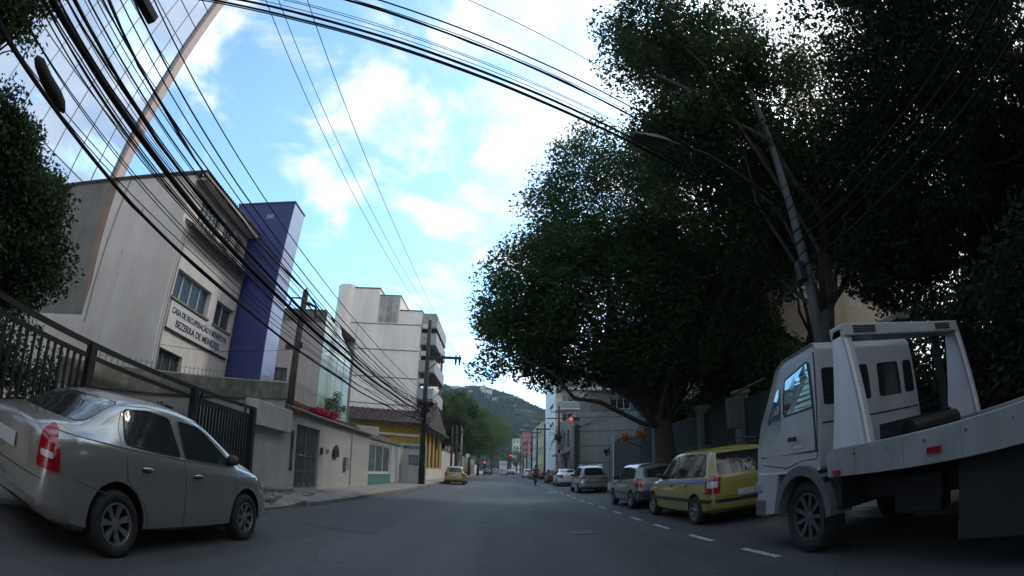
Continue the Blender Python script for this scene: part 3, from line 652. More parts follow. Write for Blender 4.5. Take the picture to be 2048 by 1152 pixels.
# wheel arch, bumper, lights
m = MB()
ar = [(4.9 + .62 * cos(a), .52 + .62 * sin(a)) for a in [pi * i / 14 for i in range(15)]]; ar2 = [(4.9 + .52 * cos(a), .50 + .52 * sin(a)) for a in [pi * i / 14 for i in range(15)]]
m.prism(ar + ar2[::-1], 'x', 3.585, 3.95); m.build('wheel_arch', mat('arch_grey', (.1, .1, .11), .5), truck)
m = MB().prism([(5.55, .5), (6.0, .45), (6.06, .6), (6.05, 1.05), (5.5, 1.05)], 'x', 3.63, 5.77); m.build('front_panel', tw, truck, bevel=.02)
m = MB().box(3.62, 5.78, 5.8, 6.12, .44, .72); m.build('bumper', mat('bumper_grey', (.1, .1, .105), .5), truck, bevel=.04)
m = MB().box(3.612, 3.9, 5.9, 6.09, .80, .96); m.build('headlight', mat('truck_lens', (.25, .26, .28), .3), truck, bevel=.02)
for s, xx in ((-1, 3.34), (1, 6.06)):
    m = MB().tube([(xx - s * .25, 6.0, 1.62), (xx, 6.2, 1.66), (xx, 6.22, 2.3), (xx - s * .3, 5.7, 2.42)], .018, 6); a = m.build('mirror_arm', plastic, truck)
    m = MB().box(xx - .12, xx + .12, 6.16, 6.22, 1.78, 2.24); m.build('mirror', plastic, a, bevel=.02)
# chassis and wheels
m = MB(); 
for x in (4.2, 5.2): m.box(x - .06, x + .06, -3.2, 5.9, .62, .86)
m.build('chassis', plastic, truck)
def twheel(x, y, s): 
    o = wheel(truck, x - 4.7, y - 3.0, .47, .26, s, 9, mat('steel_rim', (.07, .07, .075), .5)); o.location.z = .47
    return o
for y in (4.9, -.9):
    for s, x in ((-1, 3.82), (1, 5.58)): twheel(x, y, s)
m = MB().box(4.0, 4.2, 2.9, 3.6, .45, .85); m.build('tool_box', plastic, truck, bevel=.02)
m = MB().box(3.60, 3.64, -.1, 2.40, .28, .985); m.build('side_guard', mat('guard_green', (.012, .016, .015), .7, var=.4, streak=.3), truck, bevel=.01)
m = MB().box(3.7, 5.7, 4.25, 4.5, .55, 1.05); m.build('fuel_tank', plastic, truck, bevel=.04)
# bed
bedp = mat('bed_paint', (0.27, 0.275, 0.275), .55, var=.25, scale=2.2, streak=.2)
m = MB().prism([(-3.4, 1.0), (4.18, .98), (4.2, 1.22), (4.1, 1.29), (-3.4, 1.27)], 'x', 3.46, 3.54); m.build('bed_rail', bedp, truck, bevel=.008)
m = MB().prism([(-3.4, 1.0), (4.18, .98), (4.2, 1.22), (4.1, 1.29), (-3.4, 1.27)], 'x', 5.86, 5.94); m.build('bed_rail', bedp, truck, bevel=.008)
m = MB().box(3.54, 5.86, -3.4, 4.16, 1.02, 1.10); m.build('bed_deck', mat('deck_steel', (.06, .06, .062), .6, metal=.3, var=.5), truck)
for y in (3.95,):
    m = MB().box(3.435, 3.458, y, y + .11, 1.0, 1.05); m.build('side_marker', red_l, truck)
m = MB().box(3.435, 3.458, 2.5, 2.66, 1.08, 1.13); m.build('side_marker', red_l, truck)
# headboard: two raked plate posts and a top beam with two lamps bars
for x0, x1 in ((3.47, 3.53), (5.87, 5.93)):
    m = MB().prism([(3.50, 1.28), (4.08, 1.28), (3.90, 2.42), (3.86, 2.52), (3.70, 2.52)], 'x', x0, x1)
    m.build('headboard_post', mat('post_white', (.66, .68, .72), .38, var=.12, scale=2.5, streak=.2, coat=.3), truck, bevel=.01)
    m = MB().prism([(3.50, 1.28), (3.53, 1.28), (3.73, 2.50), (3.70, 2.50)], 'x', x0 - .02 if x0 > 5 else x0 - .003, x1 + .06); m.build('post_flange', tw, truck)
m = MB().box(3.47, 5.93, 3.66, 3.92, 2.42, 2.56); bm_ = m.build('headboard_beam', tw, truck, bevel=.015)
for xa in (3.62, 5.3):
    m = MB()
    for i in range(3): m.box(xa, xa + .38, 3.648, 3.66, 2.455 + i * .028, 2.470 + i * .028)
    m.build('beam_louvre', plastic, bm_)
m = MB().box(5.45, 5.62, 3.86, 3.9, 1.3, 2.42); m.build('headboard_stay', dark_iron, truck)

# truck small parts
q = MB().tube([(3.60, 4.56, 1.3), (3.60, 4.56, 2.35)], .014, 6); q.build('grab_handle', plastic, truck)
q = MB().box(3.62, 3.9, 4.53, 4.66, 1.0, 1.06); q.box(3.6, 3.95, 4.42, 4.5, .32, .98); q.build('cab_step', plastic, truck)
for i in range(6): q = MB().box(3.452, 3.462, .1 + i * .72, .14 + i * .72, 1.02, 1.26); q.build('rail_rib', bedp, truck)
for i in range(8): q = MB().lathe([(0, -.012), (.014, -.012), (.014, 0)], (3.46, .2 + i * .5, 1.20), 'x', 8); q.build('bolt', chrome, truck)
q = MB().prism([(4.17, 1.25), (4.21, 1.25), (4.21, 1.02), (4.17, 1.02)], 'x', 3.5, 5.9); q.build('bed_front_plate', bedp, truck)
for x in (3.75, 4.1, 5.3, 5.6): q = MB().tube([(x, 4.3, 1.12), (x + .05, 4.36, .9), (x - .03, 4.5, .75)], .015, 5); q.build('hose', plastic, truck)
q = MB().box(4.1, 5.3, 3.6, 3.9, 1.1, 1.45); q.lathe([(0, 4.2), (.12, 4.2), (.12, 5.2), (0, 5.2)], (0, 3.5, 1.3), 'x', 16); q.build('winch', dark_iron, truck)
q = MB().box(3.66, 3.68, 4.9, 5.12, 1.36, 1.40); q.build('door_badge', chrome, truck)
# ------------------------------------------------------------------ ground
LK, RK = -4.75, 5.95
def sheet(name, x0, x1, y0, y1, z, m_, n=1):
    q = MB()
    for i in range(n): q.quad((x0, y0 + (y1 - y0) * i / n, z), (x1, y0 + (y1 - y0) * i / n, z), (x1, y0 + (y1 - y0) * (i + 1) / n, z), (x0, y0 + (y1 - y0) * (i + 1) / n, z))
    return structure(q.build(name, m_))
earth = mat('earth', (0.09, 0.085, 0.06), .95, var=.4, scale=.4)
sheet('ground', -900, 900, -300, 1500, -0.02, earth)
sheet('road', LK, RK, -30, 420, 0.0, asphalt, 6)
def pavement(name, kx, wx, y0, y1, m_):
    q = MB(); s = -1 if wx < kx else 1; q.box(min(kx, wx), max(kx, wx), y0, y1, -.01, .13)
    q.box(min(kx, kx - s * .14) + s * .0, max(kx, kx - s * .14), y0, y1, -.01, .118)
    return structure(q.build(name, m_))
pavement('pavement', LK, -9.5, 11.0, 300, pave)
q = MB().box(-9.5, LK, -20, 9.9, -.01, .05); structure(q.build('driveway', mat('drive_concrete', (.13, .13, .12), .9, var=.4, scale=1.5, bump=.5)))
q = MB().add([(-9.5, 9.9, .05), (LK, 9.9, .05), (LK, 11, .13), (-9.5, 11, .13), (LK, 9.9, -.01), (LK, 11, -.01)], [(0, 1, 2, 3), (1, 4, 5, 2)]); structure(q.build('pavement', pave))
pavement('pavement', RK, 10.5, -20, 300, pave)
# broken slabs on the left pavement
rg = random.Random(3)
q = MB()
for i in range(16):
    x = rg.uniform(-6.0, -4.9); y = rg.uniform(9.2, 14.5); a = rg.uniform(0, 3); s = rg.uniform(.05, .18); h = .14 + rg.uniform(0, .05)
    pts = [(x + s * cos(a + k * 1.57) * rg.uniform(.6, 1.2), y + s * 1.4 * sin(a + k * 1.57)) for k in range(4)]
    q.prism(pts, 'z', .08, h)
o = q.build('rubble', concrete, bevel=.01); tag(o, 'broken pavement pieces and dirt by the left kerb', 'rubble', None, 'stuff')
q = MB()
for i in range(70):
    y = 5.1 + i * 2.02
    if y > 60: break
    j = rg.uniform(-.08, .08); q.quad((3.33, y + j, .004), (3.43, y + j, .004), (3.43, y + .96 + j, .004), (3.33, y + .96 + j, .004))
o = structure(q.build('lane_marking', paintw))
q = MB().quad((2.75, 27.2, .004), (3.6, 27.5, .004), (3.55, 28.0, .004), (2.8, 27.9, .004)); structure(q.build('road_patch', paintw))
patchm = mat('asphalt_patch', (0.045, 0.045, 0.048), .8, var=.3, scale=2, bump=.5, bscale=60)
q = MB().quad((-4.7, 8, .004), (-2.2, 8.2, .004), (-2.5, 19, .004), (-4.7, 19, .004)); q.quad((.9, 12, .004), (2.1, 12, .004), (2.1, 15, .004), (.9, 15.2, .004)); structure(q.build('road_repair', patchm))
for (x, y) in ((1.7, 9.6), (-1.2, 21)):
    q = MB().lathe([(0, .012), (.28, .012), (.3, .006), (.3, .0)], (x, y, 0), 'z', 24); structure(q.build('manhole_cover', mat('cast_iron', (.04, .04, .042), .6, metal=.4)))

# ------------------------------------------------------------------ left side: black sliding gate
gate = thing('sliding_gate', 'black iron sliding gate with vertical bars along the left pavement', 'gate', (-6.0, 6.5, .05))
q = MB().box(-6.04, -5.96, 1.2, 10.30, 2.18, 2.26); q.box(-6.03, -5.97, 1.2, 10.25, 2.0, 2.07); q.build('top_rail', dark_iron, gate)
for y in (1.6, 4.72, 7.70, 10.22):
    q = MB().box(-6.07, -5.93, y - .07, y + .07, .05, 2.25); q.build('post', dark_iron, gate)
def bars(y0, y1, step, zt, x=-6.0, z0=.1):
    q = MB(); y = y0
    while y < y1:
        q.box(x - .022, x + .022, y - .018, y + .018, z0, zt); y += step
    return q
q = bars(7.92, 10.08, .125, 2.0); q.box(-6.03, -5.97, 7.8, 10.15, .1, .17); q.box(-6.025, -5.975, 7.8, 10.15, 1.93, 1.98); q.build('bars', dark_iron, gate)
q = bars(1.7, 4.65, .14, 2.0); q.box(-6.03, -5.97, 1.6, 4.7, .1, .2); q.build('bars', dark_iron, gate)
for y in (7.95, 9.85):
    q = MB().box(-6.02, -5.98, y - .015, y + .015, 2.07, 2.18); q.build('spacer', dark_iron, gate)
# grey yard wall with the ramped mossy coping
yard = thing('yard_wall', 'grey rendered yard wall with sloping mossy top behind the black gate', 'wall', (-6.5, 8, 0))
def ztop(y): return 2.25 + .175 * (y - 6.38)
q = MB().prism([(4.6, .02), (12.85, .02), (12.85, ztop(12.85) - .5), (10.3, ztop(10.3) - .48), (4.6, ztop(4.6) - .42)], 'x', -6.7, -6.42); q.build('wall', wall_grey, yard)
q = MB().prism([(4.6, ztop(4.6) - .42), (10.3, ztop(10.3) - .48), (12.85, ztop(12.85) - .5), (12.85, ztop(12.85)), (4.6, ztop(4.6))], 'x', -6.74, -6.36); q.build('coping', mossy, yard, bevel=.02)
q = MB(); y = 5.2
while y < 12.8:
    q.tube([(-6.55, y, ztop(y) - .02), (-6.55, y, ztop(y) + .17)], .006, 4); q.tube([(-6.55, y, ztop(y) + .12), (-6.55, y + .12, ztop(y + .12) + .12)], .004, 4); y += .16
q.build('spikes', dark_iron, yard)
q = MB().box(-6.42, -5.98, 10.42, 12.55, 1.86, 2.5); o = q.build('meter_box', wall_white, yard, bevel=.02)
q = MB().box(-6.42, -6.2, 10.42, 13.0, .1, 1.86); q.build('wall_base', wall_grey, yard)
q = MB().box(-6.2, -5.9, 11.2, 12.9, .1, .26); q.build('step', mossy, yard, bevel=.03)
# house number painted on the yard wall
def text(body, name, loc, rot, size, m_, parent=None, ext=.006, align='LEFT', sx=1.0, bold=0.0):
    cu = bpy.data.curves.new(name, 'FONT'); cu.body = body; cu.size = size; cu.extrude = ext; cu.align_x = align; cu.offset = bold
    o = bpy.data.objects.new(name, cu); C.objects.link(o); cu.materials.append(m_)
    off = Vector(loc)
    if parent is not None:
        p = parent
        while p is not None: off -= Vector(p.location); p = p.parent
        o.parent = parent
    o.location = off; o.rotation_euler = rot; o.scale = (sx, 1, 1); return to_mesh(o)
text('10', 'painted_number', (-6.41, 6.95, 1.62), (rad(90), 0, rad(90)), .26, mat('teal_paint', (.05, .16, .14), .8), yard, .003)
q = MB().box(-6.41, -6.39, 7.25, 7.5, 1.25, 1.75); o = q.build('red_notice', mat('red_dark', (.13, .012, .015), .6), yard)

# low white house wall with door
wall_low = mat('low_render', (.38, .375, .365), .88, var=.12, scale=1.1, bump=.3, streak=.15)
low = thing('house_front_wall', 'plain light grey low house front with iron door and tiled coping', 'wall', (-6.4, 17.5, .1))
q = MB(); fpanel(q, (-6.3, 13.0, .1), (0, 1, 0), (1, 0, 0), 9.15, 2.56, [(.62, 2.62, .06, 2.12)], .16)
q.quad((-6.3, 13.0, .1), (-6.6, 13.0, .1), (-6.6, 13.0, 2.66), (-6.3, 13.0, 2.66)); q.quad((-6.3, 22.15, .1), (-6.6, 22.15, .1), (-6.6, 22.15, 2.66), (-6.3, 22.15, 2.66)); q.quad((-6.6, 13, .1), (-6.6, 22.15, .1), (-6.6, 22.15, 2.66), (-6.6, 13, 2.66))
q.build('wall', wall_low, low)
q = MB()
for i in range(38):
    y = 12.95 + i * .245; q.add([(-6.62, y, 2.80), (-6.15, y, 2.665), (-6.15, y + .232, 2.665), (-6.62, y + .232, 2.80), (-6.62, y, 2.67), (-6.15, y, 2.61), (-6.15, y + .232, 2.61), (-6.62, y + .232, 2.67)],
        [(0, 1, 2, 3), (0, 4, 5, 1), (1, 5, 6, 2), (3, 2, 6, 7), (0, 3, 7, 4), (4, 7, 6, 5)])
q.build('coping', mat('clay_coping', (.13, .11, .10), .9, var=.4, scale=6, bump=.5), low)
grill = mat('door_grille', (.16, .17, .175), .5, var=.3)
q = MB().box(-6.45, -6.41, 13.64, 15.60, .17, 2.20); d = q.build('door', mat('door_dark', (.07, .075, .075), .35, var=.4), low)
q = MB()
for y in (13.66, 14.6, 15.56): q.box(-6.415, -6.37, y - .03, y + .03, .18, 2.2)
for z in (.2, .72, 1.24, 2.17): q.box(-6.415, -6.372, 13.63, 15.6, z - .02, z + .02)
for i in range(9): q.box(-6.41, -6.385, 13.8 + i * .2, 13.82 + i * .2, .2, 2.15)
q.build('grille', grill, d)
q = MB()
for z in (.28, .76, 1.26):
    for y in (14.05, 14.45, 14.95): q.box(-6.37, -6.355, y, y + .22, z, z + .025)
q.build('bright_trim', chrome, d)
q = MB().lathe([(0, 0), (.03, 0), (.03, .5), (0, .5)], (-6.33, 14.0, 1.3), 'z', 10); q.build('door_pull', chrome, d)
q = MB().box(-6.30, -6.27, 13.08, 13.40, .75, 1.98); f_ = q.build('notice_board', dark_iron, low); q = MB().box(-6.272, -6.262, 13.13, 13.35, .8, 1.85); q.build('notice_glass', glass_w, f_)
q = MB().box(-6.30, -6.24, 15.76, 15.92, 1.38, 1.62); q.build('intercom', plastic, low, bevel=.01)
q = MB().box(-6.30, -6.275, 16.35, 16.60, 1.45, 1.60); q.build('number_plate', mat('plate_dark', (.12, .12, .12), .5), low)
q = MB().prism([(17.05, 1.35), (17.55, 1.35), (17.55, 1.62), (17.3, 1.82), (17.05, 1.62)], 'x', -6.30, -6.2); q.build('post_box', dark_iron, low, bevel=.01)
# iron fence and bougainvillea on the terrace behind the low wall
ter = thing('terrace_fence', 'iron spiked fence on a dark red parapet above the low house wall', 'fence', (-6.9, 17, 2.4))
q = MB().prism([(13.2, 2.3), (22, 2.3), (22, 2.9), (13.2, 3.05)], 'x', -7.0, -6.8); q.build('parapet', mat('parapet_red', (.07, .035, .035), .85, var=.4), ter)
q = MB(); y = 13.5
while y < 22:
    q.tube([(-6.9, y, 2.9), (-6.9, y, 3.72)], .009, 4); y += .17
for z in (3.05, 3.58): q.tube([(-6.9, 13.4, z), (-6.9, 22, z)], .012, 4)
q.build('railing', mat('rail_grey', (.1, .1, .1), .5), ter)
for y0 in (13.0, 21.8): q = MB().box(-7.05, -6.85, y0, y0 + .22, .1, 2.3); q.build('pier', wall_grey, ter)
bg_ = thing('bougainvillea', 'red flowering shrub spilling over the terrace parapet', 'shrub', (-6.6, 16.8, 2.6))
q = MB().tube([(-6.95, 16.8, 2.6), (-6.8, 16.6, 2.9), (-6.6, 16.2, 3.0)], [.03, .02, .01], 5); q.build('stem', bark, bg_)
cs_ = [(-6.62, 15.6 + i * .33 + rg.uniform(-.1, .1), 2.93 + rg.uniform(-.06, .1)) for i in range(8)]
leaf_obj('flowers', leaves(cs_, [.22] * 8, [120] * 8, .09, 11), leaf_r, bg_)
for (x, y, z) in ((-6.1, 13.25, 2.78), (-6.12, 13.1, 2.55)):
    o = thing('orange_lily', 'orange flower head at the ' + ('top' if z > 2.7 else 'foot') + ' of the wall end beside the pole', 'flower', (x, y, z - .1), 0, 'orange flowers at the wall end')
    leaf_obj('petals', leaves([(x, y, z)], [.1], [60], .07, 4), leaf_o, o)
    q = MB().tube([(x - .12, y + .05, z - .1), (x, y, z)], .008, 4); q.build('stem', bark, o)

# blue clinic: white three-storey building ---------------------------------
cl = thing('clinic_building', 'white three-storey clinic with name board and corrugated roof edges', 'building', (-17, 12.4, 0))
stn = mat('gable_render', (0.62, 0.58, 0.54), .88, var=.12, scale=.8, bump=.35, streak=.14)
GX, GY = -10.0, 10.35
q = MB(); ops = [(.32, 2.42, 5.18, 6.1), (2.85, 4.1, 5.15, 6.02), (.2, 1.5, 2.0, 3.58), ]
fpanel(q, (GX, GY, 0), (0, 1, 0), (1, 0, 0), 4.2, 7.3, ops, .22)
q.quad((GX, GY + .3, 7.3), (GX, GY + 4.2, 7.3), (GX, GY + 4.2, 7.75), (GX, GY + .3, 7.75))
ops2 = [(.75, 2.15, 8.0 - 7.7, 8.85 - 7.7), (2.45, 3.15, .25, 1.2), (3.4, 4.0, .2, 1.15)]
fpanel(q, (GX - .25, GY, 7.7), (0, 1, 0), (1, 0, 0), 4.2, 1.68, ops2, .15)
q.quad((GX, GY, 7.3), (GX, GY + 4.2, 7.3), (GX - .25, GY + 4.2, 7.7), (GX - .25, GY, 7.7))
q.build('facade', mat('facade_render', (.62, .59, .57), .85, var=.12, scale=1.1, bump=.3, streak=.2), cl)
q = MB(); q.add([(GX, GY, 0), (GX, GY, 7.3), (GX - .25, GY, 7.7), (GX - .25, GY, 9.38), (-22, GY, 9.9), (-22, GY, 0), (GX, GY + 4.2, 0), (-22, GY + 6, 0), (-22, GY + 6, 9.9), (GX - .25, GY + 4.2, 9.38)],
    [(0, 5, 4, 3, 2, 1), (5, 7, 8, 4), (7, 6, 9, 8)]); q.build('gable_wall', stn, cl)
q = MB().add([(-14.3, GY - .003, 4.2), (-22, GY - .003, 3.9), (-22, GY - .003, 9.85), (-14.95, GY - .003, 9.66), (-14.5, GY - .003, 7.0)], [(0, 1, 2, 3, 4)]); q.build('darker_area', mat('gable_dark', (0.2, 0.195, 0.18), .9, var=.25, scale=1.1, streak=.25), cl)  # darker area over the left part of the gable
q = MB().add([(-14.3, GY - .006, 4.6), (-14.62, GY - .006, 5.4), (-14.9, GY - .006, 7.0), (-15.25, GY - .006, 9.6), (-14.8, GY - .006, 9.62), (-14.45, GY - .006, 7.0), (-14.22, GY - .006, 5.4)], [(0, 1, 2, 3, 4, 5, 6)]); q.build('brown_band', mat('band_brown', (0.3, 0.2, 0.15), .9, var=.25, scale=2, streak=.2), cl)  # brown band running down the gable beside the darker area
for (x, z, a, b_) in ((-12.6, 7.9, .14, .3), (-12.9, 6.4, .05, .25), (-12.75, 5.6, .04, .2), (-12.75, 5.25, .05, .15), (-14.2, 7.0, .06, .1)): q = MB().add([(x, GY - .004, z), (x + a, GY - .004, z + .05), (x + a * .8, GY - .004, z + b_), (x + .02, GY - .004, z + b_ * .8)], [(0, 1, 2, 3)]); q.build('plaster_chip', mossy, cl)
q = MB().add([(GX + .004, GY - .15, 0), (GX - .2, GY - .15, 0), (GX - .2, GY, 0), (GX + .004, GY, 0), (GX + .004, GY - .15, 7.3), (GX - .2, GY - .15, 7.3), (GX - .2, GY, 7.3), (GX + .004, GY, 7.3)], [(0, 1, 5, 4), (1, 2, 6, 5), (3, 0, 4, 7), (4, 5, 6, 7)]) 
# roofs with corrugated edges
rfm = mat('fibre_cement', (.16, .155, .15), .95, var=.35, scale=3, bump=.4)
def corr(x0, z0, x1, z1, y0, y1, pitch=.16, amp=.035):
    m = int((y1 - y0) / pitch * 4); V = []; F = []
    for i in range(m + 1):
        y = y0 + (y1 - y0) * i / m; a = amp * cos(2 * pi * (y - y0) / pitch)
        V += [(x0, y, z0 + a), (x1, y, z1 + a), (x0, y, z0 + a - .02), (x1, y, z1 + a - .02)]
    for i in range(m):
        o = i * 4; F += [(o, o + 1, o + 5, o + 4), (o + 2, o + 6, o + 7, o + 3), (o, o + 4, o + 6, o + 2), (o + 1, o + 3, o + 7, o + 5)]
    return MB().add(V, F)
r_ = corr(-9.7, 9.36, -22.1, 9.98, GY - .12, GY + 5.8); r_.build('roof', rfm, cl)
r_ = corr(-9.6, 7.42, -10.22, 7.72, GY + .1, GY + 4.15); r_.build('canopy_roof', rfm, cl)
q = MB().box(-9.95, -9.76, GY - .1, GY + 4.2, 9.2, 9.3); q.box(-10.24, -9.76, GY + .02, GY + 4.2, 9.12, 9.2); q.build('eave_soffit', wall_cream, cl)
frm = mat('window_frame_white', (.5, .5, .5), .5); dkf = mat('window_frame_dark', (.12, .11, .11), .5)
for op in ops[:2]: window(cl, (GX, GY, 0), (0, 1, 0), (1, 0, 0), op, .2, 3 if op is ops[0] else 1, frm)
window(cl, (GX, GY, 0), (0, 1, 0), (1, 0, 0), ops[2], .2, 2, dkf)
for op in ops2: window(cl, (GX - .25, GY, 7.7), (0, 1, 0), (1, 0, 0), op, .14, 4 if op is ops2[0] else 2, frm, hb=0 if op is ops2[0] else 4)
q = MB()
for op in ops[:2]: q.box(GX, GX + .09, GY + op[0] - .06, GY + op[1] + .06, op[2] - .07, op[2])
q.build('window_sill', concrete, cl)
q = MB().box(GX + .01, GX + .05, GY + .33, GY + 4.15, 4.22, 5.06); sg = q.build('name_board', mat('board_white', (.55, .55, .57), .6, var=.08, streak=.08), cl)
q = MB().box(GX + .01, GX + .07, GY + .3, GY + 4.17, 4.17, 4.22); q.build('board_edge', dark_iron, sg)
navy = mat('letter_navy', (.02, .02, .045), .5)
text('CASA DE RECUPERAÇÃO E BENEFÍCIOS', 'lettering', (GX + .052, GY + .45, 4.72), (rad(90), 0, rad(90)), .26, navy, sg, .01, sx=.74, bold=.002)
text('BEZERRA DE MENEZES', 'lettering', (GX + .052, GY + .75, 4.36), (rad(90), 0, rad(90)), .31, navy, sg, .01, sx=.86, bold=.003)
# blue tower
tw_ = thing('blue_tower', 'deep blue square tower beside the white clinic', 'building', (-9.8, 15.1, 0))
q = MB().box(-11.25, -8.45, 14.58, 15.68, 0, 10.76); q.build('shaft', [blue_p], tw_)
q = MB().box(-11.28, -8.42, 14.55, 15.71, 10.74, 10.80); q.build('parapet_cap', mat('cap_grey', (.12, .12, .16), .8), tw_)
q = MB()
for i in range(3): q.box(-9.62, -9.28, 14.55, 14.58, 10.02 + i * .07, 10.05 + i * .07)
q.build('vent', frm, tw_)
q = MB().box(-8.449, -8.44, 14.62, 15.64, .1, 10.7); q.build('lit_side', mat('lit_side_blue', (.26, .30, .5), .22, var=.15, scale=1.5, coat=.4), tw_)  # light on the street side painted in as a paler blue

# tall mirror-glass office tower behind the clinic
gl = thing('glass_tower', 'tall mirror glass tower reflecting clouds, with a pinkish corner column', 'building', (-21, 5, 0))
mir = bpy.data.materials.new('mirror_glass'); mir.use_nodes = True; b0 = mir.node_tree.nodes['Principled BSDF']
b0.inputs['Base Color'].default_value = (.40, .49, .63, 1); b0.inputs['Metallic'].default_value = .95; b0.inputs['Roughness'].default_value = .03
nn = mir.node_tree.nodes.new('ShaderNodeTexNoise'); nn.inputs['Scale'].default_value = .5; bp = mir.node_tree.nodes.new('ShaderNodeBump'); bp.inputs['Strength'].default_value = .25; bp.inputs['Distance'].default_value = .05
mir.node_tree.links.new(nn.outputs['Fac'], bp.inputs['Height']); mir.node_tree.links.new(bp.outputs[0], b0.inputs['Normal'])
GTX, GTY = -22.7, 15.62
q = MB().box(GTX - 14, GTX, -30, GTY - .4, 0, 66); q.build('curtain_wall', mir, gl)
q = MB()
y = GTY - 1.9
while y > -28: q.box(GTX - .01, GTX + .045, y - .018, y + .018, 6, 66); y -= 1.7
z = 8.0
while z < 66: q.box(GTX - .01, GTX + .04, -30, GTY - .4, z - .02, z + .02); z += 2.1
q.build('mullions', mat('mullion_pale', (.13, .15, .18), .5), gl)
q = MB().box(GTX - 1, GTX + .35, GTY - .4, GTY + .25, 0, 66.3); q.build('corner_column', mat('pink_stone', (.42, .33, .31), .7, var=.15), gl)

# cream house beyond the blue tower with a glazed pale front
ch = thing('cream_house', 'cream three-storey house with mossy top and pale glazed street front', 'building', (-9.6, 22.5, 0))
q = MB(); fpanel(q, (-11.3, 20.0, 0), (1, 0, 0), (0, -1, 0), 2.85, 8.12, [(.9, 1.35, 6.1, 6.35), (.5, 1.2, 4.55, 5.2)], .12)
q.add([(-11.3, 20, 0), (-11.3, 25, 0), (-8.45, 25, 0), (-11.3, 20, 8.12), (-11.3, 25, 8.12), (-8.45, 25, 8.12), (-8.45, 20, 8.12), (-8.45, 20, 0), (-8.45, 24.3, 8.12)], [(0, 3, 4, 1), (1, 4, 5, 2), (3, 6, 5, 4)])
q.build('wall', wall_cream, ch)
q = MB().box(-11.33, -8.42, 19.96, 20.0, 7.55, 8.16); q.build('mossy_band', mossy, ch)
window(ch, (-11.3, 20.0, 0), (1, 0, 0), (0, -1, 0), (.5, 1.2, 4.55, 5.2), .12, 1, dkf)
q = MB().prism([(20.0, 3.4), (20.0, 8.0), (20.4, 8.02), (20.9, 7.8), (21.4, 8.05), (22.2, 7.9), (22.4, 7.6), (23.4, 7.35), (24.3, 7.0), (24.4, 3.2)], 'x', -8.45, -8.38)
q.build('glazed_front', mat('mint_glass', (.42, .55, .53), .1, var=.2, scale=.7, spec=.9, coat=.8), ch)
q = MB()
for y in (21.1, 22.2, 23.3): q.box(-8.378, -8.36, y - .02, y + .02, 3.3, 7.3)
q.build('glass_joint', frm, ch)
tr_ = thing('potted_tree', 'small green shrub on the terrace in front of the pale glazed house', 'shrub', (-7.9, 21.5, 2.5))
q = MB().tube([(-7.9, 21.5, 2.5), (-7.9, 21.5, 3.6)], .04, 5); q.build('trunk', bark, tr_)
cc, rr_ = crown_pts((-7.9, 21.3, 4.0), (.5, .9, .6), 14, .3, 5); leaf_obj('crown', leaves(cc, rr_, [120] * 14, .09, 3), leaf_c, tr_)
q = MB().box(-8.3, -7.4, 20.6, 22.3, 2.3, 2.6); q.build('planter', concrete, tr_); q = MB().box(-8.0, -7.7, 21.2, 21.7, 0, 2.3); q.build('planter_pier', concrete, tr_)

# teal shop front, white door, white sign wall
sh = thing('teal_shop_front', 'small shop front with teal dado and curtained window', 'building', (-6.6, 25, .1))
q = MB(); fpanel(q, (-6.4, 22.2, .1), (0, 1, 0), (1, 0, 0), 5.0, 2.4, [(.15, 4.85, .62, 2.2)], .1); q.add([(-6.4, 22.2, 2.5), (-7.2, 22.2, 2.5), (-7.2, 27.2, 2.5), (-6.4, 27.2, 2.5), (-7.2, 22.2, .1), (-7.2, 27.2, .1)], [(0, 1, 2, 3), (1, 4, 5, 2)]); q.build('wall', wall_cream, sh)
q = MB().box(-6.4, -6.37, 22.2, 27.2, .1, .70); q.build('dado', mat('teal', (.06, .17, .16), .6, var=.2, scale=3), sh)
window(sh, (-6.4, 22.2, .1), (0, 1, 0), (1, 0, 0), (.15, 4.85, .62, 2.2), .1, 2, frm, mat('curtain_glass', (.09, .13, .13), .2, var=.5, scale=1.3), fw=.1)
q = MB().box(-6.5, -6.3, 22.2, 30.3, 2.5, 2.72); q.build('coping', concrete, sh, bevel=.02)
dr = thing('white_metal_door', 'white metal garage door between the teal shop front and the sign wall', 'door', (-6.4, 28.7, .1))
q = MB().box(-6.46, -6.38, 27.25, 29.95, .16, 2.42); q.build('leaf', mat('door_white', (.42, .43, .44), .5, var=.1, streak=.1), dr)
q = MB().box(-6.5, -6.34, 29.95, 30.3, .1, 2.5); q.box(-6.5, -6.36, 27.2, 27.25, .1, 2.5); q.build('door_jamb', wall_cream, dr); q = MB().box(-6.38, -6.34, 29.7, 29.75, 1.1, 1.3); q.build('door_handle', dark_iron, dr)
q = MB().box(-8.2, -6.9, 25.8, 26.0, 0, 3.35); o = q.build('white_gable_wall', wall_white, None); tag(o, 'short white wall showing above the teal shop front', 'wall')
sw = thing('parking_sign_wall', 'white wall with lettered band and small blue notice next to the wooden pole', 'wall', (-5.8, 30.9, .1))
q = MB().box(-8.3, -4.85, 30.7, 30.9, .0, 2.75); q.build('wall', wall_white, sw)
q = MB().box(-8.3, -4.85, 30.68, 30.7, 2.42, 2.66); bnd = q.build('lettered_band', mat('band_grey', (.3, .31, .31), .6), sw)
text('ESTACIONAMENTO', 'lettering', (-7.85, 30.67, 2.45), (rad(90), 0, 0), .25, mat('letter_green', (.03, .06, .06), .6), bnd, .005, sx=1.12, bold=.006)
q = MB().box(-6.0, -5.35, 30.67, 30.7, 1.35, 2.0); nt_ = q.build('notice', mat('notice_blue', (.07, .1, .17), .5), sw); q = MB().box(-5.92, -5.43, 30.66, 30.67, 1.45, 1.9); q.build('notice_print', mat('notice_pale', (.2, .24, .3), .5, scale=20, var=.8), nt_)

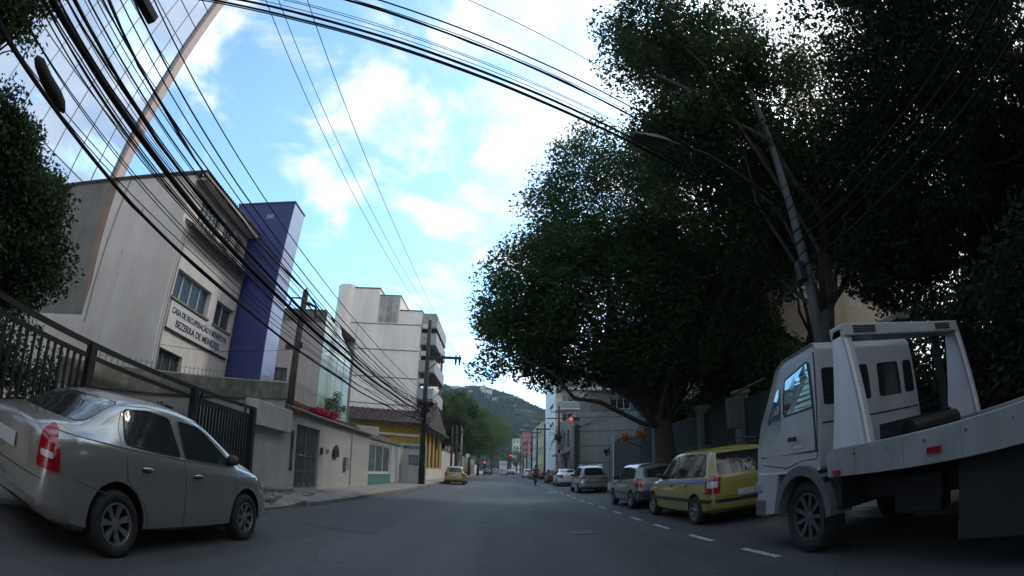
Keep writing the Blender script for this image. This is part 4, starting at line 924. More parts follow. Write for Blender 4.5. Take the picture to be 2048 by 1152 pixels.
# yellow house with brown tiled roof
yh = thing('yellow_house', 'yellow house with a big dark brown tiled roof', 'building', (-11, 40, 0))
yel = mat('yellow_render', (.33, .22, .025), .85, var=.2, scale=1.3, streak=.25)
q = MB(); fpanel(q, (-6.2, 36, 0), (0, 1, 0), (1, 0, 0), 13, 5.2, [(1 + i * 2.4, 2.2 + i * 2.4, 1.2, 4.2) for i in range(5)], .2)
fpanel(q, (-18, 36, 0), (1, 0, 0), (0, -1, 0), 11.8, 4.7, [], .2); q.build('wall', yel, yh)
for i in range(5): window(yh, (-6.2, 36, 0), (0, 1, 0), (1, 0, 0), (1 + i * 2.4, 2.2 + i * 2.4, 1.2, 4.2), .2, 1, dkf, glass_d, 1)
tile = mat('roof_tile', (.055, .034, .03), .95, var=.45, scale=4, bump=.6)
rw = MB(); 
nx = 60
for i in range(nx):
    x0 = -19 + i * (13.3 / nx); x1 = x0 + 13.3 / nx; zz = .05 if i % 2 else 0
    rw.add([(x0, 35.3, 4.55 + zz), (x1, 35.3, 4.55 + zz), (x1, 40.5, 7.0 + zz), (x0, 40.5, 7.0 + zz)], [(0, 1, 2, 3)])
rw.add([(-19, 40.5, 7.0), (-5.7, 40.5, 7.0), (-5.7, 49.5, 4.6), (-19, 49.5, 4.6), (-5.7, 35.3, 4.5), (-5.7, 35.3, 4.6), (-5.7, 49.5, 4.5)], [(0, 1, 2, 3), (4, 6, 2, 1, 5)])
rw.build('roof', tile, yh)
q = MB().box(-5.9, -5.5, 35.2, 49.6, 4.42, 4.55); q.box(-19, -5.9, 35.2, 35.35, 4.42, 4.6); q.build('gutter', dark_iron, yh)
q = MB().box(-6.2, -6.12, 36, 49, 0, 1.1); q.box(-9.5, -6.3, 35.9, 36, 3.55, 3.75); q.build('plinth', wall_cream, yh)
# large white apartment block with balconies
bw = thing('white_apartment_block', 'big blank white stained apartment block with stepped roof and balconies on its street side', 'building', (-11.5, 42, 0))
ww = mat('apartment_render', (.80, .73, .67), .88, var=.13, scale=.35, bump=.3, streak=.2)
q = MB().add([(-7.1, 38, 0), (-7.1, 38, 14.5), (-9.15, 38, 14.5), (-9.15, 38, 15.85), (-11.15, 38, 15.85), (-11.15, 38, 16.5), (-15.1, 38, 16.5), (-15.1, 38, 0)] + [(-7.1, 52, 0), (-7.1, 52, 14.5), (-9.15, 52, 14.5), (-9.15, 52, 15.85), (-11.15, 52, 15.85), (-11.15, 52, 16.5), (-15.1, 52, 16.5), (-15.1, 52, 0)],
    [tuple(range(8)), tuple(range(15, 7, -1))] + [(i, (i + 1) % 8, 8 + (i + 1) % 8, 8 + i) for i in range(8)]); q.build('wall', ww, bw)
q = MB()
for z in (13.2, 10.9, 8.5, 6.2): q.box(-14.6, -7.1, 37.97, 38, z, z + .07)
q.box(-12.9, -12.86, 37.975, 38, 6, 13.2)
q.build('slab_line', mat('line_grey', (.2, .19, .18), .9, var=.5, scale=2), bw)
q = MB().box(-15.15, -11.1, 37.95, 52, 16.5, 16.6); q.box(-11.1, -9.1, 37.95, 52, 15.85, 15.93); q.box(-9.1, -7.05, 37.95, 52, 14.5, 14.58); q.build('parapet_cap', mat('cap_dark', (.1, .1, .1), .9), bw)
q = MB().add([(-11.05, 37.96, 13.4), (-9.2, 37.96, 13.4), (-9.2, 37.96, 15.8), (-11.05, 37.96, 15.8)], [(0, 1, 2, 3)]); q.build('black_stain', mat('stain_dark', (.55, .52, .50), .9, var=.3, streak=.9, scale=1.5), bw)

q = MB().lathe([(1.0, 11.5), (1.0, 16.75), (0, 16.8)], (-14.3, 38.6, 0), 'z', 20); q.build('round_stair', ww, bw, smooth=False)
balc = mat('balcony_panel', (.30, .31, .33), .7, var=.2); shadow_ = mat('balcony_recess', (.1, .1, .1), .8, var=.3)
for i, z in enumerate((4.4, 6.9, 9.3, 11.7, 13.2)):
    q = MB().box(-7.1, -5.75, 38.3, 45, z - .12, z); s_ = q.build('balcony_slab', concrete, bw)
    q = MB().box(-5.83, -5.75, 38.3, 45, z, z + 1.0); q.box(-7.1, -5.83, 38.3, 38.38, z, z + (1.2 if i == 4 else .95)); q.build('balcony_parapet', balc, s_)
    if i < 4:
        q = MB().box(-7.09, -7.04, 39, 44.4, z + .1, z + 2.0); q.build('balcony_door', glass_d, s_)
        q = MB().box(-7.0, -6.4, 38.1, 38.32, z + 1.3, z + 1.7); q.build('air_conditioner', frm, s_, bevel=.02)
q = MB().box(-7.1, -5.9, 38.35, 45, 14.3, 14.45); q.box(-6.1, -5.9, 44.6, 44.9, 3, 14.3); q.build('roof_slab', concrete, bw)
# houses further on the left
oh = thing('orange_house', 'tall narrow sunlit orange house with a pale terrace', 'building', (-8.5, 66, 0))
org = mat('orange_render', (.5, .26, .12), .85, var=.15, streak=.15); pnk = mat('salmon_render', (.5, .36, .28), .85, var=.15)
q = MB(); fpanel(q, (-6.6, 62, 0), (0, 1, 0), (1, 0, 0), 8, 8.2, [(1 + i * 2.3, 2 + i * 2.3, z, z + 1.5) for i in range(3) for z in (1.2, 3.9, 6.2)], .2); q.box(-10, -6.6, 62, 62.1, 0, 8.2); q.build('wall', pnk, oh)
for i in range(3):
    for z in (1.2, 3.9, 6.2): window(oh, (-6.6, 62, 0), (0, 1, 0), (1, 0, 0), (1 + i * 2.3, 2 + i * 2.3, z, z + 1.5), .2, 1, dkf)
q = MB().box(-6.6, -5.7, 62.5, 69.5, 5.6, 6.4); q.build('balcony', org, oh); q = MB().box(-9.5, -7.2, 64, 67, 8.2, 10); q.build('roof_room', org, oh)
wl = thing('white_boundary_wall', 'long pale boundary wall beyond the yellow house', 'wall', (-6.2, 58, 0))
q = MB().box(-6.4, -6.15, 49.2, 61.8, 0, 3.1); q.build('wall', wall_white, wl)
q = MB(); 
for i in range(14): q.box(-6.42, -6.1, 49.2 + i * .9, 49.5 + i * .9, 3.1, 3.35)
q.build('coping', concrete, wl)
wl2 = thing('cream_boundary_wall', 'cream gate wall with pillars under the far left trees', 'wall', (-6.0, 80, 0))
q = MB().box(-6.2, -6.0, 70.3, 120, 0, 2.3); q.build('wall', wall_cream, wl2)
for i in range(7):
    q = MB().box(-6.1, -5.7, 72 + i * 5, 72.5 + i * 5, 0, 3.2); q.build('pillar', mat('cream_pillar', (.5, .45, .33), .8), wl2)

# ------------------------------------------------------------------ right side
rw_ = thing('garden_wall', 'shaded garden wall topped with dark green mesh behind the parked cars', 'wall', (8.1, 15, 0))
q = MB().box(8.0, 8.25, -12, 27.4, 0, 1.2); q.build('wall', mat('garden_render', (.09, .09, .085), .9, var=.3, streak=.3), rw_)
gm = mat('green_mesh', (.008, .018, .013), .8, var=.4, scale=6)
q = MB().box(8.1, 8.13, 7, 27.4, 1.2, 3.35); q.box(8.1, 8.13, -12, 7, 1.2, 2.1); q.build('green_mesh', gm, rw_)
for y in (-8, -3, 2, 6.5, 11, 14.2, 17.6, 23.6):
    hp = 3.55 if y > 6 else 2.2
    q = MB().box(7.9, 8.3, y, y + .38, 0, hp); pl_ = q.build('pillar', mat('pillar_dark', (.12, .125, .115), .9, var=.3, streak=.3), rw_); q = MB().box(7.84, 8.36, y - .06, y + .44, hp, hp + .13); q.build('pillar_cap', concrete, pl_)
q = MB(); 
y = 7.1
while y < 27: q.box(8.085, 8.1, y, y + .02, 1.2, 3.3); y += .3
q.build('bars', dark_iron, rw_)
lan = [(7.0, 26.2, 3.1), (7.6, 25.2, 3.25)]
for i, (x, y, z) in enumerate(lan):
    o = thing('flowering_branch', ('left' if i == 0 else 'right') + ' one of two orange blossom tufts above the garden gate', 'flowers', (x, y, z - .6), 0, 'orange blossom tufts')
    leaf_obj('blossom', leaves([(x, y, z)], [.34], [260], .12, 8 + i), leaf_o, o); q = MB().tube([(8.0, y, z - .6), (x + .2, y, z - .3), (x, y, z)], [.03, .02, .01], 5); q.build('stem', bark, o)
# grey-green building, blank side wall to the camera
gb = thing('grey_workshop', 'blank grey green side wall of the building beyond the big tree', 'building', (9, 47, 0))
gg = mat('grey_green', (.27, .285, .25), .88, var=.15, scale=.8, streak=.2, bump=.3)
q = MB(); fpanel(q, (6.45, 41, 0), (1, 0, 0), (0, -1, 0), 7, 6.5, [], .1)
fo = [(1.2 + i * 2.8, 2.8 + i * 2.8, 3.9, 5.3) for i in range(5)] + [(1.0 + i * 3.4, 3.4 + i * 3.4, .3, 2.6) for i in range(4)]
fpanel(q, (6.45, 56, 0), (0, -1, 0), (-1, 0, 0), 15, 6.5, fo, .2); q.quad((6.45, 41, 6.5), (13.45, 41, 6.5), (13.45, 56, 6.5), (6.45, 56, 6.5)); q.build('wall', gg, gb)
for f_ in fo: window(gb, (6.45, 56, 0), (0, -1, 0), (-1, 0, 0), f_, .2, 2, dkf, glass_d if f_[2] > 1 else mat('shutter', (.09, .05, .045), .6, var=.4), 2)
q = MB()
for z in (1.9, 3.4, 4.75, 6.0): q.box(6.45, 13.4, 40.98, 41, z, z + .05)
q.box(9.45, 9.5, 40.975, 41, 0, 3.4); q.build('joint_line', mat('joint', (.1, .11, .1), .9), gb)
q = MB().box(5.9, 6.45, 41.3, 55.6, 2.95, 3.1); q.box(5.95, 6.4, 43, 44.2, 3.5, 4.1); q.box(5.95, 6.4, 49, 50.2, 3.5, 4.1); q.build('awning', mat('awning', (.2, .2, .21), .7, var=.3), gb)
q = MB()
for a, b_, c_ in ((9.15, 2.9, .2), (9.4, 3.05, .13), (9.2, 2.62, .12)): q.lathe([(0, 40.95), (c_, 40.95), (c_, 40.985), (0, 40.985)], (a, 0, b_), 'y', 8)
q.box(9.3, 9.6, 40.95, 40.98, 2.75, 2.83); q.build('black_sign', dark_iron, gb)
gt = thing('green_gate', 'dark green tall garden gate with a pale post by the grey wall', 'gate', (9.5, 34, 0))
q = MB().box(8.3, 12.5, 33.5, 33.6, 0, 3.5); q.build('leaf', gm, gt); q = MB().box(8.05, 8.3, 33.4, 33.7, 0, 3.9); q.build('post', mat('pale_post', (.35, .36, .33), .8), gt)
q = MB().box(8.1, 8.2, 27.4, 33.4, 0, 3.3); q.build('side_leaf', gm, gt)
# ruined brick storey above
br = thing('brick_penthouse', 'rough brick upper storey with an empty window frame above the grey wall', 'building', (11, 47, 6.5))
q = MB(); fpanel(q, (8.2, 43, 6.5), (1, 0, 0), (0, -1, 0), 6, 2.2, [(1.9, 3.9, .5, 1.5)], .2); q.box(8.1, 14.3, 42.8, 50, 8.7, 8.8); q.box(8.2, 8.4, 43.01, 49, 6.5, 8.7); q.build('wall', mat('raw_brick', (.17, .145, .125), .95, var=.5, scale=5, bump=.5), br)
window(br, (8.2, 43, 6.5), (1, 0, 0), (0, -1, 0), (1.9, 3.9, .5, 1.5), .15, 2, frm, glass_d)
# apartment with balconies
ap = thing('balcony_apartments', 'white and salmon apartment building with glass balconies facing the camera', 'building', (11, 66, 0))
q = MB(); fpanel(q, (6.85, 60, 0), (1, 0, 0), (0, -1, 0), 9, 15.2, [(.9 + i * 2.9, 3.1 + i * 2.9, z, z + 1.7) for i in range(3) for z in (1.2, 4.0, 7.0, 9.4, 12)], .3); q.build('front', mat('salmon', (.6, .5, .45), .85, var=.12), ap)
for i in range(3):
    for z in (1.2, 4.0, 7.0, 9.4, 12): window(ap, (6.85, 60, 0), (1, 0, 0), (0, -1, 0), (.9 + i * 2.9, 3.1 + i * 2.9, z, z + 1.7), .3, 2, frm, glass_d)
for z in (3.6, 6.6, 9.1, 11.7):
    q = MB().box(6.9, 15.8, 58.9, 60, z, z + .16); s_ = q.build('balcony_slab', frm, ap); q = MB().box(7.0, 15.7, 58.9, 58.94, z + .16, z + .95); q.build('balcony_glass', mat('balc_glass', (.22, .27, .25), .2, var=.3), s_); q = MB().box(6.95, 15.8, 58.88, 58.96, z + .95, z + 1.03); q.build('handrail', frm, s_)
q = MB().add([(6.85, 60, 0), (6.85, 60, 15.2), (6.85, 74, 15.2), (6.85, 74, 0), (15.85, 60, 15.2), (15.85, 74, 15.2)], [(0, 1, 2, 3), (1, 4, 5, 2)]); q.build('side_wall', mat('bright_white', (.78, .77, .76), .8, var=.1), ap)
q = MB()
for z in (7.4, 9.9, 12.5): q.box(6.8, 6.85, 62.5, 66.5, z, z + .45)
q.build('side_window', glass_w, ap)
def block(name, label, x0, x1, y0, y1, H, m_, rows, cols, scols=0, win=None, roof=None):
    t = thing(name, label, 'building', ((x0 + x1) / 2, (y0 + y1) / 2, 0)); q = MB(); W = x1 - x0; D = y1 - y0; dz = H / rows; left = x0 > 0
    ops = [(W * (i + .22) / cols, W * (i + .78) / cols, dz * (j + .3), dz * (j + .78)) for i in range(cols) for j in range(rows)]
    fpanel(q, (x0, y0, 0), (1, 0, 0), (0, -1, 0), W, H, ops, .2)
    sx = x0 if left else x1; so_ = []
    if scols: so_ = [(D * (i + .22) / scols, D * (i + .78) / scols, dz * (j + .3), dz * (j + .78)) for i in range(scols) for j in range(rows)]
    o_, u_, n_ = ((sx, y1, 0), (0, -1, 0), (-1, 0, 0)) if left else ((sx, y0, 0), (0, 1, 0), (1, 0, 0))
    fpanel(q, o_, u_, n_, D, H, so_, .2)
    ox = x1 if left else x0
    q.add([(x0, y0, H), (x1, y0, H), (x1, y1, H), (x0, y1, H), (ox, y0, 0), (ox, y1, 0), (ox, y1, H), (ox, y0, H)], [(0, 1, 2, 3), (4, 5, 6, 7)]); q.build('wall', m_, t)
    for op in ops: window(t, (x0, y0, 0), (1, 0, 0), (0, -1, 0), op, .2, 1, frm, win or glass_d, fw=.06)
    for op in so_: window(t, o_, u_, n_, op, .2, 1, frm, win or glass_d, fw=.06)
    q = MB().box(x0 - .1, x1 + .1, y0 - .1, y1 + .1, H, H + .35); q.build('parapet', roof or m_, t); return t
cream2 = mat('yellow_cream', (.62, .52, .32), .85, var=.12, streak=.15)
block('yellow_cream_building', 'pale yellow building right of the street poles', 6.7, 15, 76, 90, 9.0, cream2, 3, 3, 4)
block('red_brick_building', 'dull red and pink building with white bands on the right far side', 6.9, 14, 150, 172, 13.2, mat('red_pink', (.33, .13, .13), .85, var=.2), 6, 4, 5)
block('white_far_building', 'white narrow building between the red one and the yellow one', 6.9, 12, 91, 103, 9.6, mat('far_white', (.48, .5, .52), .85, var=.1), 4, 3, 6)
block('grey_low_building', 'low grey shop building under the red and pink one', 6.8, 12, 105, 140, 4.2, wall_grey, 1, 3, 7)
block('terraced_apartments', 'pale green white apartments with curved balconies at the end of the street', 5.2, 10.8, 215, 230, 15.5, mat('pale_mint', (.42, .45, .38), .85, var=.12), 6, 4)
block('hill_foot_house', 'small white house with bright windows straight ahead at the street end', -.6, 2.6, 200, 208, 4.6, mat('far_white2', (.35, .37, .37), .85), 2, 4)
block('beige_block', 'tall beige plain building behind the trees over the truck cab', 9.9, 19.0, 15.5, 30, 9.5, mat('beige_wall', (.36, .31, .24), .9, var=.15, scale=.6, streak=.15), 3, 2, 0)
gr_ = thing('blue_glass_office', 'blue mirror glass office facade glimpsed through the big tree', 'building', (17, 37, 0))
q = MB().box(12.2, 24, 34, 48, 0, 17); q.build('curtain_wall', mir, gr_)
q = MB()
for i in range(10): q.box(12.2 + i * 1.2, 12.26 + i * 1.2, 33.95, 34, 0, 17)
for i in range(9): q.box(12.2, 24, 33.96, 34, i * 2, i * 2 + .07)
q.build('mullions', mat('mullion', (.06, .07, .09), .5), gr_)
wb = thing('white_balcony_house', 'white house with curved balconies behind the big tree trunk', 'building', (13, 31, 0))
q = MB().box(10.9, 16, 30.9, 33, 0, 7.5); q.build('wall', wall_cream, wb)
for z in (3.2, 5.2, 7.0):
    q = MB().lathe([(0, z), (2.3, z), (2.3, z + .8), (0, z + .8)], (13.3, 30.9, 0), 'z', 20); q.build('balcony', wall_white, wb)
# ------------------------------------------------------------------ poles and street lights
def pole(name, label, x, y, h, r0=.15, r1=.10, cat='utility pole', top=(0, 0), m_=None, group=None):
    t = thing(name, label, cat, (x, y, 0), 0, group)
    q = MB().tube([(x, y, 0), (x + top[0] * .5, y + top[1] * .5, h / 2), (x + top[0], y + top[1], h)], [r0, (r0 + r1) / 2, r1], 12); q.build('shaft', m_ or wood_pole, t, smooth=True); return t
def insul(q, x, y, z): q.lathe([(.012, z - .02), (.045, z), (.05, z + .05), (.03, z + .07), (.05, z + .1), (.02, z + .16)], (x, y, 0), 'z', 8)
dkp = mat('old_wood', (.05, .043, .038), .95, var=.4, scale=5, bump=.5)
pf = pole('utility_pole', 'short dark utility pole with bracket behind the low grey wall corner', -6.55, 13.45, 6.55, .14, .10, m_=dkp)
q = MB().tube([(-6.55, 13.45, 6.3), (-6.95, 13.3, 6.25), (-7.0, 13.25, 5.9)], .03, 6); q.tube([(-6.55, 13.45, 6.2), (-6.2, 13.7, 6.1), (-6.15, 13.75, 5.7)], .05, 6); q.build('bracket', dark_iron, pf)
q = MB(); insul(q, -6.55, 13.45, 6.5); q.build('insulator', dark_iron, pf); q = MB(); insul(q, -6.38, 13.4, 4.65); q.box(-6.75, -6.33, 13.37, 13.42, 4.6, 4.66); q.build('insulator', dark_iron, pf)
pg = pole('utility_pole', 'tall dark pole with long crossarm and cable tangle beside the sign wall', -5.0, 30.0, 11.1, .2, .13, m_=dkp)
q = MB().box(-5.1, -2.75, 29.85, 29.97, 8.45, 8.62); q.build('crossarm', dark_iron, pg)
q = MB().tube([(-5, 29.9, 9.4), (-3.9, 29.9, 8.6)], .03, 5); q.tube([(-5, 29.9, 7.6), (-4.0, 29.9, 8.45)], .03, 5); q.build('brace', dark_iron, pg)
for x in (-4.2, -3.1, -2.85): q = MB(); insul(q, x, 29.9, 8.6); q.tube([(x, 29.9, 8.47), (x, 29.9, 8.05)], [.09, .04], 8); q.build('insulator', dark_iron, pg)
q = MB().tube([(-5, 30, 4.9), (-4.6, 30, 5.7), (-4.0, 30, 6.25), (-3.3, 30, 6.5), (-2.7, 30, 6.55)], .035, 6); ar_ = q.build('lamp_arm', mat('galvanised', (.3, .31, .31), .5, metal=.4), pg, smooth=True)
q = MB().box(-2.8, -2.2, 29.9, 30.1, 6.5, 6.6); q.build('lamp_head', MATS['galvanised'], ar_, bevel=.03)
# tangle of cable coils on that pole
rr0 = random.Random(5); q = MB()
for i in range(16):
    c = Vector((-5.0 + rr0.uniform(-.35, .4), 29.8, 4.7 + rr0.uniform(-.9, .7))); R_ = rr0.uniform(.25, .6); a0 = rr0.uniform(0, 6)
    q.tube([c + Vector((R_ * cos(a0 + k * .6), rr0.uniform(-.12, .12), R_ * .8 * sin(a0 + k * .6))) for k in range(10)], rr0.uniform(.012, .03), 5)
q.build('cable_coils', wire_m, pg)
rp_ = pole('street_light_pole', 'grey steel street light pole rising behind the truck cab into the foliage', 7.55, 9.0, 12.2, .17, .09, 'street light', (.1, 0), mat('pole_grey', (.085, .085, .085), .7, var=.3, scale=4))
q = MB().tube([(7.4, 9, 7.6), (6.4, 9.0, 8.3), (5.2, 8.8, 8.85), (4.0, 8.6, 9.0)], .03, 8); ar_ = q.build('lamp_arm', plastic, rp_, smooth=True)
q = MB().add([(3.05, 8.42, 9.0), (3.75, 8.5, 8.98), (4.05, 8.58, 8.98), (4.05, 8.7, 8.98), (3.75, 8.82, 8.98), (3.05, 8.78, 9.0), (3.1, 8.5, 9.13), (3.7, 8.56, 9.16), (4.05, 8.6, 9.08), (4.05, 8.68, 9.08), (3.7, 8.76, 9.16), (3.1, 8.7, 9.13)],
    [(0, 1, 2, 3, 4, 5), (6, 11, 10, 9, 8, 7), (0, 6, 7, 1), (1, 7, 8, 2), (2, 8, 9, 3), (3, 9, 10, 4), (4, 10, 11, 5), (5, 11, 6, 0)]); q.build('lamp_head', mat('lamp_grey', (.06, .06, .06), .5), ar_, bevel=.02)
q = MB().box(7.2, 7.45, 8.8, 9.0, 5.4, 5.9); q.build('junction_box', plastic, rp_, bevel=.02)
# right row of poles further on
pr = pole('utility_pole', 'thick pale concrete pole with red warning lamp by the grey wall', 6.15, 40.6, 5.7, .26, .2, m_=mat('pale_concrete', (.22, .19, .18), .9, var=.3, scale=3))
redlit = mat('red_light', (1.0, .05, .05), emit=2.2)
q = MB().box(6.35, 6.7, 40.3, 40.6, .8, 5.3); q.build('cable_duct', dkp, pr)
q = MB().ball((6.0, 40.4, 5.8), (.16, .12, .11), 6); o = q.build('red_lamp', redlit, pr); q = MB().box(6.1, 6.75, 40.4, 40.6, 5.68, 5.98); q.build('lamp_housing', plastic, pr)
galv = MATS['galvanised']
pc = pole('utility_pole', 'pole carrying a curved street lamp and a big cable tangle before the grey workshop', 6.1, 50.0, 8.3, .15, .1, m_=dkp)
q = MB().tube([(6.1, 50, 5.6), (5.6, 50, 6.1), (4.9, 50, 6.45), (4.3, 50, 6.6)], .04, 6); a_ = q.build('lamp_arm', galv, pc); q = MB().box(3.1, 3.8, 49.9, 50.15, 6.55, 6.68); q.box(3.8, 4.4, 49.98, 50.05, 6.58, 6.64); q.build('lamp_head', galv, a_, bevel=.02)
q = MB().box(4.7, 7.6, 49.95, 50.05, 6.9, 7.0); q.box(5.2, 6.9, 49.9, 50.0, 7.6, 7.68); q.build('crossarm', dkp, pc)
q = MB(); c0 = Vector((5.9, 49.9, 4.9))
for i in range(16):
    a0 = rr0.uniform(0, 6.28); R_ = rr0.uniform(.5, 1.8); q.tube([c0, c0 + Vector((R_ * .5 * cos(a0), 0, R_ * .5 * sin(a0) + .1)), c0 + Vector((R_ * cos(a0 + .3), .1, R_ * sin(a0 + .3)))], .03, 4)
q.ball(tuple(c0), (.35, .3, .4), 6); q.build('cable_tangle', mat('tangle_brown', (.06, .04, .03), .9), pc)
for i, (x, y, h) in enumerate(((6.05, 66, 8.0), (6.05, 80, 8.6), (6.1, 95, 8.8), (6.1, 112, 8.6), (6.1, 130, 9), (6.1, 150, 9))):
    t = pole('utility_pole', ['dark crossarm pole in front of the pale yellow building', 'dark crossarm pole at the edge of the white narrow building', 'dark crossarm pole beside the grey low shop', 'dark crossarm pole in front of the red building', 'thin crossarm pole past the red building', 'farthest thin crossarm pole on the right side'][i], x, y, h, .16, .11, m_=dkp, group='utility poles down the right side')
    q = MB().box(x - 1.3, x + .9, y - .06, y + .06, h - .9, h - .75); q.build('crossarm', dkp, t)
    if i < 3: q = MB().tube([(x, y, h - 1.4), (x - 1, y, h - .6), (x - 2.2, y, h - .3)], .04, 5); a_ = q.build('lamp_arm', galv, t); q = MB().box(x - 2.9, x - 2.2, y - .12, y + .12, h - .36, h - .24); q.build('lamp_head', galv, a_)
for i, (x, y, h) in enumerate(((-4.95, 47.5, 5.6), (-5.0, 52.5, 6.2), (-5.0, 60, 8.0))):
    pole('utility_pole', ['dark thin post before the yellow house front', 'second dark thin post past the yellow house front', 'pale tall post between the left street trees'][i], x, y, h, .12, .09, m_=dkp if i < 2 else galv, group='posts along the left pavement')
lf = pole('street_light_pole', 'pale street lamp with curved arm in front of the left street trees', -4.9, 104, 7.6, .14, .1, 'street light', m_=galv)
q = MB().tube([(-4.9, 104, 7.4), (-4.2, 104, 8.5), (-3.2, 104, 9.0), (-2.4, 104, 9.2)], .08, 6); a_ = q.build('lamp_arm', galv, lf); q = MB().box(-2.6, -1.4, 103.8, 104.2, 9.15, 9.4); q.build('lamp_head', mat('lamp_white', (.6, .6, .6), .5), a_)
# signals and signs
def signal(label, x, y, z, post_x, two=False):
    t = thing('traffic_light', label, 'traffic light', (post_x, y, 0), 0, 'red traffic lights down the street')
    q = MB().tube([(post_x, y, 0), (post_x, y, z + .8)], .08, 6)
    if abs(post_x - x) > .5: q.tube([(post_x, y, z + .7), (x, y, z + .7)], .06, 6)
    q.build('post', dark_iron, t); q = MB().box(x - .25, x + .25, y - .1, y + .15, z - .6, z + .75); hd = q.build('signal_head', plastic, t, bevel=.02)
    q = MB().lathe([(0, -.16), (.18, -.16), (.18, -.1)], (x, y, z + .4), 'y', 12); q.build('red_lamp', redlit, hd)
    for k, dz in ((0, 0), (1, -.4)): q = MB().lathe([(0, -.15), (.15, -.15), (.15, -.1)], (x, y, z + dz), 'y', 12); q.build('unlit_lamp', plastic, hd)
signal('low red traffic light at the left pavement edge', -2.9, 86, 2.15, -2.9)
signal('red traffic light hanging over the road from the right', 2.2, 110, 4.3, 5.9)
sg2 = thing('white_lamp_spot', 'small round bright white disc standing for a lamp, on a post by the left pavement', 'sign', (-5.0, 66, 0)); q = MB().tube([(-4.95, 66, 0), (-4.95, 66, 3.4)], .04, 6); q.build('post', galv, sg2)
q = MB().lathe([(0, -.03), (.3, -.03), (.3, .03), (0, .03)], (-4.6, 66, 3.15), 'y', 16); q.build('disc', mat('lamp_spot_white', (.85, .9, .9), .4), sg2)  # plain white disc standing for a bright lamp spot
sg3 = thing('street_sign', 'grey rectangular panel on a post at the left pavement beyond the taxi', 'sign', (-5.3, 60, 0)); q = MB().tube([(-5.25, 61, 0), (-5.25, 61, 2.6)], .04, 6); q.build('post', galv, sg3); q = MB().box(-5.6, -5.1, 60.9, 60.98, 2.3, 3.4); q.build('panel', mat('panel_grey', (.16, .18, .17), .6), sg3)
sg4 = thing('shop_sign', 'white vertical panel sign on a post by the grey workshop awning', 'sign', (5.95, 47, 0)); q = MB().tube([(5.9, 47, 0), (5.9, 47, 1.6)], .04, 6); q.build('post', galv, sg4); q = MB().box(5.6, 6.1, 46.9, 47, 1.5, 3.1); q.build('panel', mat('panel_white', (.4, .4, .4), .6), sg4)

# ------------------------------------------------------------------ cables
def catenary(a, b, sag, n=14):
    a = Vector(a); b = Vector(b); return [a.lerp(b, i / n) - Vector((0, 0, sag * 4 * (i / n) * (1 - i / n))) for i in range(n + 1)]
rw2 = random.Random(12)
def cable(label, a, b, sag, r, group, wob=.0, twist=False):
    r *= .85; pts = catenary(a, b, sag, 22); ph = rw2.uniform(0, 6)
    if wob: pts = [p + Vector((wob * sin(i * 1.3 + ph), 0, wob * sin(i * 2.1 + ph))) if 0 < i < 22 else p for i, p in enumerate(pts)]
    q = MB().tube(pts, r, 6)
    if twist: q.tube([p + Vector((.03 * cos(i * 1.9), 0, .03 * sin(i * 1.9) + .01)) for i, p in enumerate(pts)], r * .7, 5)
    o = q.build('overhead_cable', wire_m, None, smooth=True); tag(o, label, 'cable', group); return o
GP = 'cables running along the left pavement'
B0 = -14.0
# behind-camera pole that carries the near ends
bp_ = pole('utility_pole', 'utility pole behind the viewpoint carrying the left cables', -5.2, B0, 9.6, .18, .13, m_=dkp)
def along(y): return (y - B0) / (30 - B0)
def run(label, z0, zmid, z1, x0=-5.2, x1=-5.0, r=.012, y1=29.9, wob=0.0, twist=False):
    sag = (z0 + z1) / 2 - zmid
    return cable(label, (x0, B0, z0), (x1, y1, z1), sag, r, GP, wob, twist)
run('thickest black cable bundle crossing the clinic windows', 6.3, 4.72, 4.75, r=.055, wob=.02)
run('second thick cable bundle just above the thickest one', 6.75, 4.95, 5.0, r=.03, twist=True, wob=.02)
run('lowest thick twisted cable passing the dark cable sleeve', 5.6, 3.92, 4.25, r=.03, twist=True, wob=.015)
names = ['thin cable under the thickest bundle', 'thin cable below the name board line', 'thin cable closest under the second bundle', 'slim cable crossing the upper windows', 'slim cable touching the corrugated canopy', 'slim slack cable under the roof edge',
         'slim cable near the roof corner', 'fine cable over the blue tower base', 'fine slack cable next to the lowest one', 'fine cable in the middle of the left bunch', 'pair of fine telephone lines low over the name board', 'fine cable rising to the dark pole top', 'fine outer cable nearest the road', 'fine inner cable nearest the house wall',
         'fine cable third from the top of the left bunch', 'fine cable with the deepest sag on the left', 'fine cable just under the top cable of the bunch', 'thin slack service cable by the thick bundle']
for i, n_ in enumerate(names):
    f = i / len(names); zm = 4.15 + 1.5 * f + rw2.uniform(-.08, .08)
    run(n_, zm + 1.6 + rw2.uniform(-.3, .3), zm, 4.3 + .9 * f + rw2.uniform(-.2, .3), x0=-5.2 + rw2.uniform(-.45, .5), x1=-5.0 + rw2.uniform(-.15, .15), r=rw2.choice((.007, .009, .012, .016)), wob=rw2.choice((0, .01, .025)))
cable('twisted black drop cable from above to the short dark pole top', (-5.0, -9, 7.6), (-6.5, 13.45, 6.5), .75, .026, GP, .02, True)
cable('twisted cable from the short dark pole to the balcony block', (-6.5, 13.45, 6.5), (-6.3, 38.3, 6.9), 1.0, .022, GP, .02, True)
cable('slack cable from the short dark pole down to the crossarm pole', (-6.5, 13.45, 6.2), (-5.0, 29.9, 5.6), .55, .02, GP, .01)
cable('thin service wire from the clinic to the short dark pole', (-9.98, 10.6, 3.65), (-6.55, 13.45, 4.6), .15, .008, GP)
